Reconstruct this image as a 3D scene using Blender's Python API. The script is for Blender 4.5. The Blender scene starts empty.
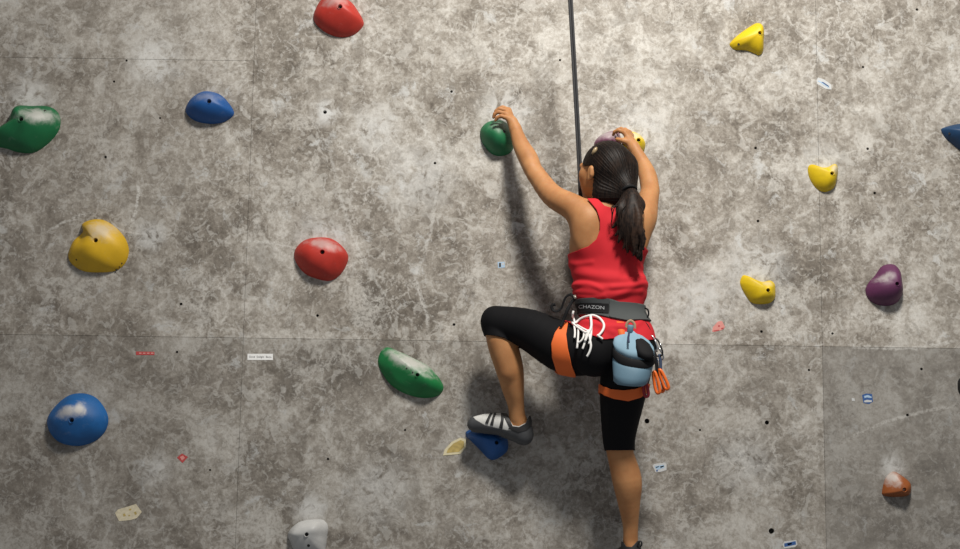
import bpy, bmesh, math, random
import numpy as np
from mathutils import Vector, Matrix

# ---------------------------------------------------------------- camera, world, lights, exposure
scn = bpy.context.scene
COL = scn.collection
FPX, DIST, PITCH, ROLL = 1560.0, 6.6, math.radians(9.0), math.radians(0.85)
CAM = Vector((0.0, -DIST, 1.6))
RM = Matrix.Rotation(math.radians(90) + PITCH, 3, 'X') @ Matrix.Rotation(ROLL, 3, 'Z')
cd = bpy.data.cameras.new('camera'); cam = bpy.data.objects.new('camera', cd); COL.objects.link(cam)
cd.sensor_width = 36.0; cd.lens = FPX * 36.0 / 960.0
cam.matrix_world = Matrix.Translation(CAM) @ RM.to_4x4()
scn.camera = cam

world = bpy.data.worlds.new('gym_ambient'); scn.world = world; world.use_nodes = True
bg = world.node_tree.nodes['Background']
bg.inputs['Color'].default_value = (0.96, 0.975, 1.0, 1); bg.inputs['Strength'].default_value = 0.235

def area_light(name, loc, target, size, power, color):
    l = bpy.data.lights.new(name, 'AREA'); l.shape = 'DISK'; l.size = size; l.energy = power; l.color = color
    l.spread = math.radians(140)
    o = bpy.data.objects.new(name, l); COL.objects.link(o); o.location = loc
    o.rotation_euler = (Vector(target) - Vector(loc)).to_track_quat('-Z', 'Y').to_euler()
    return o
area_light('gym_lamp', (0.98, -3.3, 6.4), (0.62, 0, 2.75), 0.85, 212, (1.0, 0.957, 0.885))

scn.view_settings.view_transform = 'Standard'; scn.view_settings.look = 'None'
scn.view_settings.gamma = 1.0; scn.view_settings.use_curve_mapping = False
scn.view_settings.exposure = 0.0

# ---------------------------------------------------------------- helpers
def P(px, py, d=0.0):
    """point at distance d in front of the wall (wall = plane y 0) seen at that place of the photograph"""
    r = RM @ Vector(((px - 480.0) / FPX, -(py - 274.5) / FPX, -1.0))
    t = (-d - CAM.y) / r.y
    return np.array(CAM + r * t)
def PXZ(pts, d):
    return np.array([P(x, y, d)[[0, 2]] for x, y in pts])

def mesh_obj(name, verts, faces, mat=None, parent=None, smooth=True):
    me = bpy.data.meshes.new(name)
    me.from_pydata([tuple(map(float, v)) for v in verts], [], [tuple(int(i) for i in f) for f in faces])
    me.update()
    if smooth: me.polygons.foreach_set('use_smooth', [True] * len(me.polygons))
    o = bpy.data.objects.new(name, me); COL.objects.link(o)
    for m in (mat if isinstance(mat, (list, tuple)) else [mat]):
        if m: me.materials.append(m)
    if parent is not None: attach(o, parent)
    return o
def attach(o, parent):
    o.parent = parent
    o.matrix_parent_inverse = Matrix.Translation(-Vector(parent.location))
def tag(o, label=None, cat=None, group=None, kind=None):
    if label: o['label'] = label
    if cat: o['category'] = cat
    if group: o['group'] = group
    if kind: o['kind'] = kind
    return o
def empty(name, loc):
    o = bpy.data.objects.new(name, None); COL.objects.link(o); o.location = tuple(float(v) for v in loc); o.empty_display_size = 0.1
    return o
class MB:
    def __init__(s): s.v = []; s.f = []; s.m = []
    def add(s, vs, fs, mi=0):
        n = len(s.v); s.v += [np.array(v, float) for v in vs]; s.f += [tuple(i + n for i in f) for f in fs]; s.m += [mi] * len(fs)
    def build(s, name, mat, parent=None, smooth=True):
        o = mesh_obj(name, s.v, s.f, mat, parent, smooth)
        if any(s.m): o.data.polygons.foreach_set('material_index', s.m)
        return o
def catmull(pts, n=8, closed=False):
    pts = [np.array(p, float) for p in pts]; N = len(pts); out = []
    for i in range(N if closed else N - 1):
        if closed: p0, p1, p2, p3 = pts[i-1], pts[i], pts[(i+1) % N], pts[(i+2) % N]
        else: p0, p1, p2, p3 = pts[max(i-1, 0)], pts[i], pts[i+1], pts[min(i+2, N-1)]
        for k in range(n):
            t = k / n
            out.append(0.5 * (2*p1 + (p2-p0)*t + (2*p0-5*p1+4*p2-p3)*t*t + (3*p1-p0-3*p2+p3)*t**3))
    if not closed: out.append(pts[-1])
    return np.array(out)
def tube(mb, pts, r, sides=8, mi=0, flat=1.0, closed=False):
    pts = np.array(pts, float); N = len(pts); rs = np.full(N, r) if np.isscalar(r) else np.array(r, float)
    T = (np.roll(pts, -1, 0) - np.roll(pts, 1, 0)) if closed else np.gradient(pts, axis=0)
    T /= np.linalg.norm(T, axis=1)[:, None] + 1e-12
    ref = np.array([0, 1.0, 0]); ref = ref - T[0] * ref.dot(T[0])
    if np.linalg.norm(ref) < 0.05: ref = np.array([1.0, 0, 0]) - T[0] * T[0][0]
    ref /= np.linalg.norm(ref); vs = []
    for i in range(N):
        ref = ref - T[i] * ref.dot(T[i]); ref /= np.linalg.norm(ref) + 1e-12
        b = np.cross(T[i], ref)
        for k in range(sides):
            a = 2 * math.pi * k / sides
            vs.append(pts[i] + rs[i] * (math.cos(a) * ref * flat + math.sin(a) * b))
    fs = []
    for i in range(N if closed else N - 1):
        j = (i + 1) % N
        for k in range(sides):
            k2 = (k + 1) % sides
            fs.append((i*sides+k, i*sides+k2, j*sides+k2, j*sides+k))
    if not closed:
        fs.append(tuple(range(sides))[::-1]); fs.append(tuple((N-1)*sides + k for k in range(sides)))
    mb.add(vs, fs, mi)
def lathe(mb, prof, c, axis, sides=16, mi=0):
    axis = np.array(axis, float); axis /= np.linalg.norm(axis)
    u = np.cross(axis, [0.31, 0.2, 0.93]); u /= np.linalg.norm(u); w = np.cross(axis, u)
    vs = []; fs = []
    for r, h in prof:
        for k in range(sides):
            a = 2*math.pi*k/sides; vs.append(np.array(c) + axis*h + r*(math.cos(a)*u + math.sin(a)*w))
    for i in range(len(prof)-1):
        for k in range(sides):
            k2 = (k+1) % sides; fs.append((i*sides+k, i*sides+k2, (i+1)*sides+k2, (i+1)*sides+k))
    fs.append(tuple(range(sides))[::-1]); fs.append(tuple((len(prof)-1)*sides+k for k in range(sides)))
    mb.add(vs, fs, mi)
def solidify(o, t, off=1.0):
    m = o.modifiers.new('thickness', 'SOLIDIFY'); m.thickness = t; m.offset = off; return o

# ---- materials
class NT:
    def __init__(s, name):
        s.m = bpy.data.materials.new(name); s.m.use_nodes = True; s.t = s.m.node_tree
        s.b = s.t.nodes['Principled BSDF']; s.pos = s.t.nodes.new('ShaderNodeNewGeometry').outputs['Position']
    def n(s, ty, **kw):
        x = s.t.nodes.new(ty)
        for k, v in kw.items():
            if k.startswith('i_'):
                key = k[2:]; key = int(key) if key.isdigit() else key.replace('_', ' ')
                if hasattr(v, 'is_output') or isinstance(v, bpy.types.NodeSocket): s.t.links.new(v, x.inputs[key])
                else: x.inputs[key].default_value = v
            else: setattr(x, k, v)
        return x
    def noise(s, scale, detail=4, rough=0.55, dist=0.0, vec=None):
        return s.n('ShaderNodeTexNoise', i_Vector=vec or s.pos, i_Scale=scale, i_Detail=detail, i_Roughness=rough, i_Distortion=dist).outputs['Fac']
    def math(s, op, a, b=0.0, c=0.0, clamp=False):
        return s.n('ShaderNodeMath', operation=op, use_clamp=clamp, i_0=a, i_1=b, i_2=c).outputs[0]
    def rng(s, v, a, b, c=0.0, d=1.0, smooth=True):
        return s.n('ShaderNodeMapRange', interpolation_type='SMOOTHSTEP' if smooth else 'LINEAR', i_Value=v, i_From_Min=a, i_From_Max=b, i_To_Min=c, i_To_Max=d).outputs[0]
    def mix(s, f, a, b, mode='MIX'):
        x = s.t.nodes.new('ShaderNodeMix'); x.data_type = 'RGBA'; x.blend_type = mode
        for k, v in ((0, f), (6, a), (7, b)):
            if isinstance(v, bpy.types.NodeSocket): s.t.links.new(v, x.inputs[k])
            else: x.inputs[k].default_value = (tuple(v) + (1,)) if k and len(v) == 3 else v
        return x.outputs[2]
    def vscale(s, sc, vec=None):
        return s.n('ShaderNodeVectorMath', operation='MULTIPLY', i_0=vec or s.pos, i_1=sc).outputs[0]
    def out(s, color=None, rough=None, bump=None, bstr=0.3, bdist=0.005, **kw):
        for k, v in (('Base Color', color), ('Roughness', rough)):
            if v is None: continue
            if isinstance(v, bpy.types.NodeSocket): s.t.links.new(v, s.b.inputs[k])
            else: s.b.inputs[k].default_value = (tuple(v) + (1,)) if k == 'Base Color' else v
        if bump is not None:
            bn = s.n('ShaderNodeBump', i_Strength=bstr, i_Distance=bdist, i_Height=bump)
            s.t.links.new(bn.outputs[0], s.b.inputs['Normal'])
        for k, v in kw.items(): s.b.inputs[k.replace('_', ' ')].default_value = v
        return s.m
def simple(name, col, rough=0.5, var=0.12, scale=60, bstr=0.0, **kw):
    t = NT(name); n = t.noise(scale, 3)
    c = t.mix(n, tuple(max(0, x*(1-var)) for x in col), tuple(min(1, x*(1+var)) for x in col))
    return t.out(c, rough, n if bstr else None, bstr, 0.002, **kw)

# ---- signed distance grids for the soft shapes
class Grid:
    def __init__(s, lo, hi, h):
        s.o = np.array(lo, float); s.h = h
        s.n = np.maximum(2, np.ceil((np.array(hi) - s.o) / h).astype(int) + 1)
        s.ax = [(s.o[i] + h*np.arange(s.n[i])).astype(np.float32) for i in range(3)]
    def new(s): return np.full(tuple(s.n), 0.5, np.float32)
    def put(s, F, prim, margin=0.05):
        kind, k = prim[0], prim[-1]
        if kind == 'c':
            _, a, ra, b, rb, _ = prim; a = np.array(a); b = np.array(b); R = max(ra, rb)
            lo, hi = np.minimum(a, b) - R, np.maximum(a, b) + R
        else:
            _, c, rad, M, _ = prim; c = np.array(c); R = max(rad); lo, hi = c - R, c + R
        m = margin + k
        i0 = np.clip(np.floor((lo - m - s.o) / s.h).astype(int), 0, s.n); i1 = np.clip(np.ceil((hi + m - s.o) / s.h).astype(int) + 1, 0, s.n)
        if np.any(i1 <= i0): return
        sl = tuple(slice(i0[i], i1[i]) for i in range(3))
        X = s.ax[0][sl[0]][:, None, None]; Y = s.ax[1][sl[1]][None, :, None]; Z = s.ax[2][sl[2]][None, None, :]
        if kind == 'c':
            ba = (b - a).astype(np.float32); L = float(ba @ ba) + 1e-12
            t = np.clip(((X-a[0])*ba[0] + (Y-a[1])*ba[1] + (Z-a[2])*ba[2]) / L, 0, 1).astype(np.float32)
            d = np.sqrt((X-a[0]-t*ba[0])**2 + (Y-a[1]-t*ba[1])**2 + (Z-a[2]-t*ba[2])**2) - (ra + (rb-ra)*t)
        else:
            M = np.eye(3) if M is None else np.array(M)      # rows: local axes
            q = [((X-c[0])*M[i, 0] + (Y-c[1])*M[i, 1] + (Z-c[2])*M[i, 2]) for i in range(3)]
            k0 = np.sqrt(sum((q[i]/rad[i])**2 for i in range(3))) + 1e-6
            k1 = np.sqrt(sum((q[i]/rad[i]**2)**2 for i in range(3))) + 1e-6
            d = k0*(k0-1)/k1
        F[sl] = smin(F[sl], d.astype(np.float32), k)
    def fill(s, prims, margin=0.05):
        F = s.new()
        for p in prims: s.put(F, p, margin)
        return F
    def sample(s, F, p):
        p = np.asarray(p); g = (p - s.o) / s.h; i = np.clip(np.floor(g).astype(int), 0, s.n - 2); f = np.clip(g - i, 0, 1); r = 0
        for a in (0, 1):
            for b in (0, 1):
                for c in (0, 1):
                    w = (f[..., 0] if a else 1-f[..., 0])*(f[..., 1] if b else 1-f[..., 1])*(f[..., 2] if c else 1-f[..., 2])
                    r = r + w*F[i[..., 0]+a, i[..., 1]+b, i[..., 2]+c]
        return r
    def near_y(s, F, x, z, iso=0.0):
        """first point of the surface met when coming from the camera's side of the wall"""
        ys = s.ax[1]; v = s.sample(F, np.stack([np.full(len(ys), x), ys, np.full(len(ys), z)], 1)) - iso
        j = np.nonzero(v < 0)[0]
        if len(j) == 0 or j[0] == 0: return None
        j = j[0]; t = v[j-1] / (v[j-1] - v[j]); return float(ys[j-1] + t*(ys[j]-ys[j-1]))
    def mesh(s, F, iso=0.0):
        F = F - iso; S = F < 0; n = s.n - 1
        cs = [(i, j, k) for i in (0, 1) for j in (0, 1) for k in (0, 1)]
        cnt = sum(S[i:i+n[0], j:j+n[1], k:k+n[2]].astype(np.int8) for i, j, k in cs)
        act = (cnt > 0) & (cnt < 8); I = np.argwhere(act)
        V = np.stack([F[I[:, 0]+i, I[:, 1]+j, I[:, 2]+k] for i, j, k in cs], 1)
        acc = np.zeros((len(I), 3)); num = np.zeros(len(I))
        for a in range(8):
            for b in range(a+1, 8):
                if sum(x != y for x, y in zip(cs[a], cs[b])) != 1: continue
                cr = (V[:, a] < 0) != (V[:, b] < 0); t = np.where(cr, V[:, a] / np.where(cr, V[:, a]-V[:, b], 1), 0)
                pt = np.array(cs[a]) + t[:, None]*(np.array(cs[b])-np.array(cs[a])); acc += pt*cr[:, None]; num += cr
        verts = s.o + s.h*(I + acc/num[:, None])
        vid = np.full(tuple(n), -1, np.int64); vid[tuple(I.T)] = np.arange(len(I))
        quads = []
        for ax in range(3):
            o1, o2 = (ax+1) % 3, (ax+2) % 3
            lo = [slice(None)]*3; hi = [slice(None)]*3; lo[ax] = slice(0, -1); hi[ax] = slice(1, None)
            a, b = S[tuple(lo)], S[tuple(hi)]; E = np.argwhere(a != b)
            E = E[(E[:, o1] > 0) & (E[:, o2] > 0) & (E[:, o1] < n[o1]) & (E[:, o2] < n[o2])]
            up = a[tuple(E.T)]
            def cell(d1, d2):
                C = E.copy(); C[:, o1] -= d1; C[:, o2] -= d2; return vid[tuple(C.T)]
            q = np.stack([cell(1, 1), cell(0, 1), cell(0, 0), cell(1, 0)], 1)
            q[~up] = q[~up][:, ::-1]; quads.append(q)
        q = np.concatenate(quads); q = q[(q >= 0).all(1)]
        return verts, q
def smin(a, b, k):
    if k <= 0: return np.minimum(a, b)
    h = np.maximum(k - np.abs(a-b), 0) / k
    return np.minimum(a, b) - h*h*k*0.25
def normals(v, q):
    n = np.zeros_like(v); c = np.cross(v[q[:, 2]]-v[q[:, 0]], v[q[:, -1]]-v[q[:, 1]])
    for i in range(q.shape[1]): np.add.at(n, q[:, i], c)
    return n / (np.linalg.norm(n, axis=1)[:, None] + 1e-12)
def relax(v, q, it=2, lam=0.5):
    e = np.concatenate([q[:, [i, (i+1) % 4]] for i in range(4)]); e = np.concatenate([e, e[:, ::-1]])
    for _ in range(it):
        s = np.zeros_like(v); c = np.zeros(len(v)); np.add.at(s, e[:, 0], v[e[:, 1]]); np.add.at(c, e[:, 0], 1)
        v = v + lam*(s/np.maximum(c, 1)[:, None] - v)
    return v
def poly_sd(poly, x, z):
    """signed distance to a closed polygon, positive inside"""
    p = np.asarray(poly, float); d = np.full(len(x), 1e9); ins = np.zeros(len(x), bool)
    for i in range(len(p)):
        a, b = p[i-1], p[i]; e = b-a
        t = np.clip(((x-a[0])*e[0]+(z-a[1])*e[1])/(e@e+1e-12), 0, 1)
        d = np.minimum(d, (x-a[0]-t*e[0])**2+(z-a[1]-t*e[1])**2)
        c = (a[1] > z) != (b[1] > z)
        ins ^= c & (x < (b[0]-a[0])*(z-a[1])/(b[1]-a[1]+1e-15)+a[0])
    return np.where(ins, 1, -1)*np.sqrt(d)
def clip(v, q, s):
    """cut a quad mesh along s = 0, keep s > 0, clean edge"""
    s = np.where(np.abs(s) < 1e-6, 1e-6, s); pos = s > 0; k = pos[q].sum(1)
    faces = [tuple(f) for f in q[k == 4]]; vs = list(v); cache = {}
    def cut(a, b):
        key = (min(a, b), max(a, b))
        if key not in cache:
            t = s[a]/(s[a]-s[b]); cache[key] = len(vs); vs.append(v[a]+t*(v[b]-v[a]))
        return cache[key]
    for f in q[(k > 0) & (k < 4)]:
        out = []
        for i in range(4):
            a, b = f[i], f[(i+1) % 4]
            if pos[a]: out.append(a)
            if pos[a] != pos[b]: out.append(cut(a, b))
        if len(out) >= 3: faces.append(tuple(out))
    used = sorted({i for f in faces for i in f}); mp = {u: i for i, u in enumerate(used)}
    return np.array([vs[u] for u in used]), [tuple(mp[i] for i in f) for f in faces]
def biggest(v, faces, keep=1):
    par = list(range(len(v)))
    def find(a):
        while par[a] != a: par[a] = par[par[a]]; a = par[a]
        return a
    for f in faces:
        r = find(f[0])
        for i in f[1:]: par[find(i)] = r
    roots = np.array([find(i) for i in range(len(v))]); u, c = np.unique(roots, return_counts=True)
    ok = set(u[np.argsort(-c)[:keep]]); sel = [i for i in range(len(v)) if roots[i] in ok]; mp = {a: i for i, a in enumerate(sel)}
    return v[sel], [tuple(mp[i] for i in f) for f in faces if f[0] in mp]

# ---------------------------------------------------------------- the wall
def wall_material():
    t = NT('troweled_wall')
    p = t.vscale((1, 0.2, 1))
    def sh(a, b, c): return t.n('ShaderNodeVectorMath', operation='ADD', i_0=p, i_1=(a, b, c)).outputs[0]
    wn = t.n('ShaderNodeTexNoise', i_Vector=p, i_Scale=9.0, i_Detail=6, i_Roughness=0.65).outputs['Color']
    wv = t.n('ShaderNodeVectorMath', operation='MULTIPLY_ADD', i_0=wn, i_1=(0.16, 0.16, 0.16), i_2=p).outputs[0]
    huge = t.noise(0.9, 3, 0.5, 0.3, sh(2.2, 0, 5.7))
    big = t.noise(3.4, 9, 0.66, 0.5, wv)
    mid = t.noise(8.5, 9, 0.70, 0.4, t.n('ShaderNodeVectorMath', operation='ADD', i_0=wv, i_1=(3.3, 1.0, 8.1)).outputs[0])
    mid2 = t.noise(19.0, 7, 0.66, 0.8, sh(7.3, 2.0, 3.1))
    fine = t.noise(60, 6, 0.7, 0.3, p)
    grain = t.noise(170, 2, 0.5, 0.0, p)
    m = t.math('ADD', t.math('MULTIPLY', big, 0.46), t.math('ADD', t.math('MULTIPLY', mid, 0.34), t.math('MULTIPLY', mid2, 0.20)))
    m = t.math('ADD', m, t.math('MULTIPLY', t.math('SUBTRACT', fine, 0.5), 0.27))
    m = t.math('ADD', m, t.math('MULTIPLY', t.math('SUBTRACT', huge, 0.5), 0.22))
    r = t.n('ShaderNodeValToRGB', i_Fac=m); cr = r.color_ramp
    cr.elements[0].position = 0.385; cr.elements[0].color = (0.118, 0.102, 0.085, 1)
    cr.elements[1].position = 0.63; cr.elements[1].color = (0.57, 0.55, 0.51, 1)
    for pos, c in ((0.445, (0.198, 0.175, 0.148, 1)), (0.50, (0.295, 0.268, 0.233, 1)), (0.555, (0.405, 0.378, 0.338, 1))):
        e = cr.elements.new(pos); e.color = c
    col = r.outputs['Color']
    cd1 = t.rng(t.noise(12.0, 6, 0.62, 0.9, sh(9.1, 0, 4.4)), 0.545, 0.60)
    col = t.mix(t.math('MULTIPLY', cd1, 0.38), col, (0.165, 0.145, 0.122))
    cl1 = t.rng(t.noise(15.0, 6, 0.62, 1.1, sh(1.9, 3, 12.4)), 0.555, 0.605)
    col = t.mix(t.math('MULTIPLY', cl1, 0.42), col, (0.56, 0.545, 0.51))
    cl2 = t.rng(t.noise(31.0, 5, 0.6, 1.2, sh(6.6, 1, 2.4)), 0.57, 0.62)
    col = t.mix(t.math('MULTIPLY', cl2, 0.35), col, (0.58, 0.565, 0.53))
    # pale cell-like trowel veins in some areas
    vo = t.n('ShaderNodeTexVoronoi', feature='DISTANCE_TO_EDGE', i_Vector=t.n('ShaderNodeVectorMath', operation='MULTIPLY_ADD', i_0=wn, i_1=(0.11, 0.11, 0.11), i_2=p).outputs[0], i_Scale=12.0).outputs['Distance']
    vein = t.math('MULTIPLY', t.rng(vo, 0.0, 0.085, 1.0, 0.0), t.rng(fine, 0.36, 0.56))
    vmask = t.rng(t.noise(2.3, 4, 0.55, 0.3, sh(4.1, 0, 2.2)), 0.50, 0.64)
    col = t.mix(t.math('MULTIPLY', t.math('MULTIPLY', vein, vmask), 0.55), col, (0.62, 0.60, 0.56))
    # crisp pale rubbed patches, then cool chalk smudges
    pa = t.rng(t.noise(4.2, 10, 0.68, 0.4, t.n('ShaderNodeVectorMath', operation='ADD', i_0=wv, i_1=(5.1, 2.0, 1.4)).outputs[0]), 0.555, 0.62)
    col = t.mix(t.math('MULTIPLY', pa, t.rng(fine, 0.36, 0.58, 0.18, 0.58)), col, (0.56, 0.54, 0.50))
    ch = t.rng(t.noise(7.5, 8, 0.70, 0.5, t.n('ShaderNodeVectorMath', operation='ADD', i_0=wv, i_1=(11.7, 3.0, 6.4)).outputs[0]), 0.575, 0.66)
    col = t.mix(t.math('MULTIPLY', ch, t.rng(mid2, 0.38, 0.56, 0.30, 0.78)), col, (0.53, 0.535, 0.525))
    dk = t.rng(t.noise(5.0, 8, 0.68, 0.5, sh(1.7, 5.0, 9.4)), 0.56, 0.66)
    col = t.mix(t.math('MULTIPLY', dk, 0.42), col, (0.150, 0.130, 0.108))
    # light falloff painted into lower and left boards, cast shade into lower right one
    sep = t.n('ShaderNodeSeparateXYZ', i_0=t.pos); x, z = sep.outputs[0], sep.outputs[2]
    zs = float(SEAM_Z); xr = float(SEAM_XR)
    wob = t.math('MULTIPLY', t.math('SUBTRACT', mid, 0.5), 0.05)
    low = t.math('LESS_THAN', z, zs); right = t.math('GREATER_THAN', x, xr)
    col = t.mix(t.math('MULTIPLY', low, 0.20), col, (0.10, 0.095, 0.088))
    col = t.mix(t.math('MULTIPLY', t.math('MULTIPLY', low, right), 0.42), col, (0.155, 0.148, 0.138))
    left = t.rng(x, -1.0, -1.45); col = t.mix(t.math('MULTIPLY', left, 0.24), col, (0.12, 0.105, 0.09))
    # long chalk and scrape marks where feet and ropes rubbed, plus painted shade edges lower right
    for (ax, ay, bx, by, w, s) in STREAKS:
        a = P(ax, ay); b = P(bx, by); L = float(np.linalg.norm(b-a)); ux, uz = (b-a)[0]/L, (b-a)[2]/L
        qx = t.math('SUBTRACT', x, float(a[0])); qz = t.math('SUBTRACT', z, float(a[2]))
        al = t.math('ADD', t.math('MULTIPLY', qx, float(ux)), t.math('MULTIPLY', qz, float(uz)))
        ac = t.math('ADD', t.math('MULTIPLY', qx, float(-uz)), t.math('MULTIPLY', qz, float(ux)))
        bow = t.math('MULTIPLY', t.math('SINE', t.math('MULTIPLY', al, math.pi/L)), 0.045*L*(1 if s > 0 else -1))
        ac = t.math('ABSOLUTE', t.math('ADD', t.math('SUBTRACT', ac, bow), wob))
        f = t.math('MULTIPLY', t.rng(ac, w*0.3, w, 1, 0), t.math('MULTIPLY', t.rng(al, -0.02, 0.05), t.rng(al, L-0.05, L+0.02, 1, 0)))
        f = t.math('MULTIPLY', t.math('MULTIPLY', f, t.rng(fine, 0.35, 0.6)), abs(s))
        col = t.mix(f, col, (0.60, 0.59, 0.56))
    # chalky halos around much used places
    for (hx, hy, rad, s) in HALOS:
        c = P(hx, hy)
        d = t.math('SQRT', t.math('ADD', t.math('POWER', t.math('SUBTRACT', x, float(c[0])), 2.0), t.math('POWER', t.math('SUBTRACT', z, float(c[2])), 2.0)))
        d = t.math('ADD', d, t.math('MULTIPLY', wob, 1.5))
        f = t.math('MULTIPLY', t.rng(d, rad*0.15, rad, 1, 0), t.math('MULTIPLY', t.rng(mid2, 0.34, 0.56), min(1.0, s*1.3)))
        col = t.mix(f, col, (0.60, 0.60, 0.585))
    col = t.mix(t.rng(grain, 0.30, 0.40, 0.35, 0.0), col, (0.16, 0.145, 0.125))
    bump = t.math('ADD', t.math('MULTIPLY', mid2, 0.5), t.math('MULTIPLY', fine, 0.5))
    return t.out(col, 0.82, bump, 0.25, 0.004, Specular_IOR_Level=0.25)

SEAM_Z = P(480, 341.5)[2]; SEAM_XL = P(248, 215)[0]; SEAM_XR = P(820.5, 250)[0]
STREAKS = [(137, 180, 132, 228, 0.010, 0.75), (46, 232, 92, 212, 0.008, 0.55), (90, 214, 150, 236, 0.008, -0.4), (236, 241, 296, 249, 0.007, 0.5), (414, 275, 428, 332, 0.012, 0.6),
           (85, 450, 96, 510, 0.016, 0.35), (330, 150, 385, 300, 0.012, -0.45), (440, 130, 415, 285, 0.010, 0.4), (870, 215, 905, 252, 0.010, 0.35),
           (730, 330, 668, 395, 0.012, 0.35), (845, 440, 958, 405, 0.010, 0.35), (845, 346, 958, 340, 0.012, -0.5), (700, 60, 735, 95, 0.010, 0.35), (640, 90, 655, 140, 0.012, 0.3),
           (255, 15, 262, 52, 0.008, 0.4), (400, 95, 440, 160, 0.016, 0.5), (250, 380, 290, 420, 0.010, 0.3), (840, 20, 855, 70, 0.01, 0.3)]
HALOS = [(325, 112, 0.085, 0.95), (30, 100, 0.14, 0.5), (155, 60, 0.16, 0.5), (320, 238, 0.16, 0.45), (505, 112, 0.17, 0.55), (640, 130, 0.16, 0.5), (150, 235, 0.10, 0.5),
         (420, 180, 0.22, 0.4), (375, 130, 0.16, 0.45), (822, 165, 0.14, 0.45), (757, 270, 0.20, 0.5), (700, 300, 0.20, 0.45), (310, 510, 0.10, 0.55), (155, 470, 0.10, 0.4), (380, 490, 0.2, 0.3), (893, 466, 0.07, 0.5), (745, 465, 0.2, 0.3)]
HOLES = [(325, 112, 5.5), (451.5, 91.5, 4), (435, 163, 4), (126.5, 60.5, 3.5), (114, 81.5, 3.5), (105.5, 157, 4), (181, 304, 4), (177, 352, 3.5), (317.5, 315.5, 4), (454, 324.5, 4),
         (328, 459, 3.5), (917, 9.5, 4), (863, 67, 3.5), (755.6, 148, 4), (867.7, 148.7, 4), (874.7, 193, 4), (758, 221, 4), (761.5, 331.5, 4), (832.5, 333.5, 3.5), (809, 370, 3.5),
         (921.5, 369, 4), (767, 422.5, 6), (771.5, 531, 8), (907.5, 415, 4), (647, 421, 7), (160, 118, 3), (405, 430, 3), (700, 430, 3), (560, 60, 3.5), (210, 470, 3)]
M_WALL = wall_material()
M_DARK = simple('dark_void', (0.012, 0.012, 0.012), 0.9)

def build_wall():
    bm = bmesh.new(); g = 0.00045; zs = [SEAM_Z + i*1.22 for i in range(-2, 3)]; xs = [SEAM_XL - 2.44, SEAM_XL, SEAM_XR, SEAM_XR + 2.44]
    for i in range(3):
        for j in range(4):
            if i > 0 and j == 3: continue
            x0, x1, z0, z1 = xs[i]+g, xs[i+1]-g, zs[j]+g, (zs[j+1] if i == 0 or j < 2 else zs[j+2])-g
            r = bmesh.ops.create_cube(bm, size=1)
            for v in r['verts']:
                v.co = ((x0+x1)/2 + v.co.x*(x1-x0), 0.01 + v.co.y*0.02, (z0+z1)/2 + v.co.z*(z1-z0))
    es = [e for e in bm.edges if all(v.co.y < 0.001 for v in e.verts)]
    bmesh.ops.bevel(bm, geom=es, offset=0.0007, segments=1, affect='EDGES')
    me = bpy.data.meshes.new('wall_back'); bm.to_mesh(me); bm.free()
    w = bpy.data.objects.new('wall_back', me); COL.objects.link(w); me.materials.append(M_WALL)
    mb = MB()
    for hx, hy, dpx in HOLES:
        c = P(hx, hy); lathe(mb, [(dpx/660, -0.05), (dpx/660, 0.05)], c, (0, 1, 0), 14)
    cut = mb.build('hole_cutter', M_WALL, smooth=False)
    bmod = w.modifiers.new('bolt_holes', 'BOOLEAN'); bmod.object = cut; bmod.operation = 'DIFFERENCE'; bmod.solver = 'EXACT'
    dg = bpy.context.evaluated_depsgraph_get(); nm = bpy.data.meshes.new_from_object(w.evaluated_get(dg))
    w.modifiers.clear(); w.data = nm; nm.name = 'wall_back'; bpy.data.objects.remove(cut)
    tag(w, 'grey brown troweled climbing wall of large boards with bolt holes', 'wall', kind='structure')
    mb = MB(); lathe_box(mb, (xs[0], 0.02, zs[0]), (xs[-1], 0.06, zs[-1])); b = mb.build('trim_backing', M_DARK, smooth=False)
    tag(b, 'dark backing boards behind the climbing wall seams', 'backing', kind='structure')
    return w
def lathe_box(mb, lo, hi, mi=0):
    x0, y0, z0 = lo; x1, y1, z1 = hi
    mb.add([(x0, y0, z0), (x1, y0, z0), (x1, y1, z0), (x0, y1, z0), (x0, y0, z1), (x1, y0, z1), (x1, y1, z1), (x0, y1, z1)],
           [(0, 3, 2, 1), (4, 5, 6, 7), (0, 1, 5, 4), (1, 2, 6, 5), (2, 3, 7, 6), (3, 0, 4, 7)], mi)
build_wall()

# ---------------------------------------------------------------- climbing holds
def hold_material(name, col, chalk=None, amt=0.8, rough=0.5):
    t = NT(name); n = t.noise(28, 4, 0.6, 0.4); n2 = t.noise(9, 4, 0.6, 0.6)
    c = t.mix(t.rng(n2, 0.3, 0.7), tuple(x*0.86 for x in col), tuple(min(1, x*1.1) for x in col))
    c = t.mix(t.rng(n, 0.60, 0.78, 0, 0.30), c, tuple(min(1, x*0.6+0.16) for x in col))
    for (cx, cy, d, rx, rz, tilt) in (chalk or []):
        p = P(cx, cy, d); s = t.n('ShaderNodeVectorMath', operation='SUBTRACT', i_0=t.pos, i_1=tuple(map(float, p))).outputs[0]
        s = t.n('ShaderNodeVectorRotate', rotation_type='Y_AXIS', i_Vector=s, i_Angle=math.radians(tilt)).outputs[0]
        l = t.n('ShaderNodeVectorMath', operation='LENGTH', i_0=t.vscale((1/rx, 0.35/max(rx, rz), 1/rz), s)).outputs['Value']
        l = t.math('ADD', l, t.math('MULTIPLY', t.math('SUBTRACT', n, 0.5), 1.5))
        c = t.mix(t.math('MULTIPLY', t.rng(l, 0.15, 1.15, 1, 0), amt), c, (0.50, 0.48, 0.455))
    return t.out(c, rough, t.noise(420, 2, 0.5), 0.22, 0.0012, Specular_IOR_Level=0.4)
M_BOLT = simple('bolt_steel', (0.03, 0.03, 0.03), 0.45, Metallic=0.5)
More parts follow.
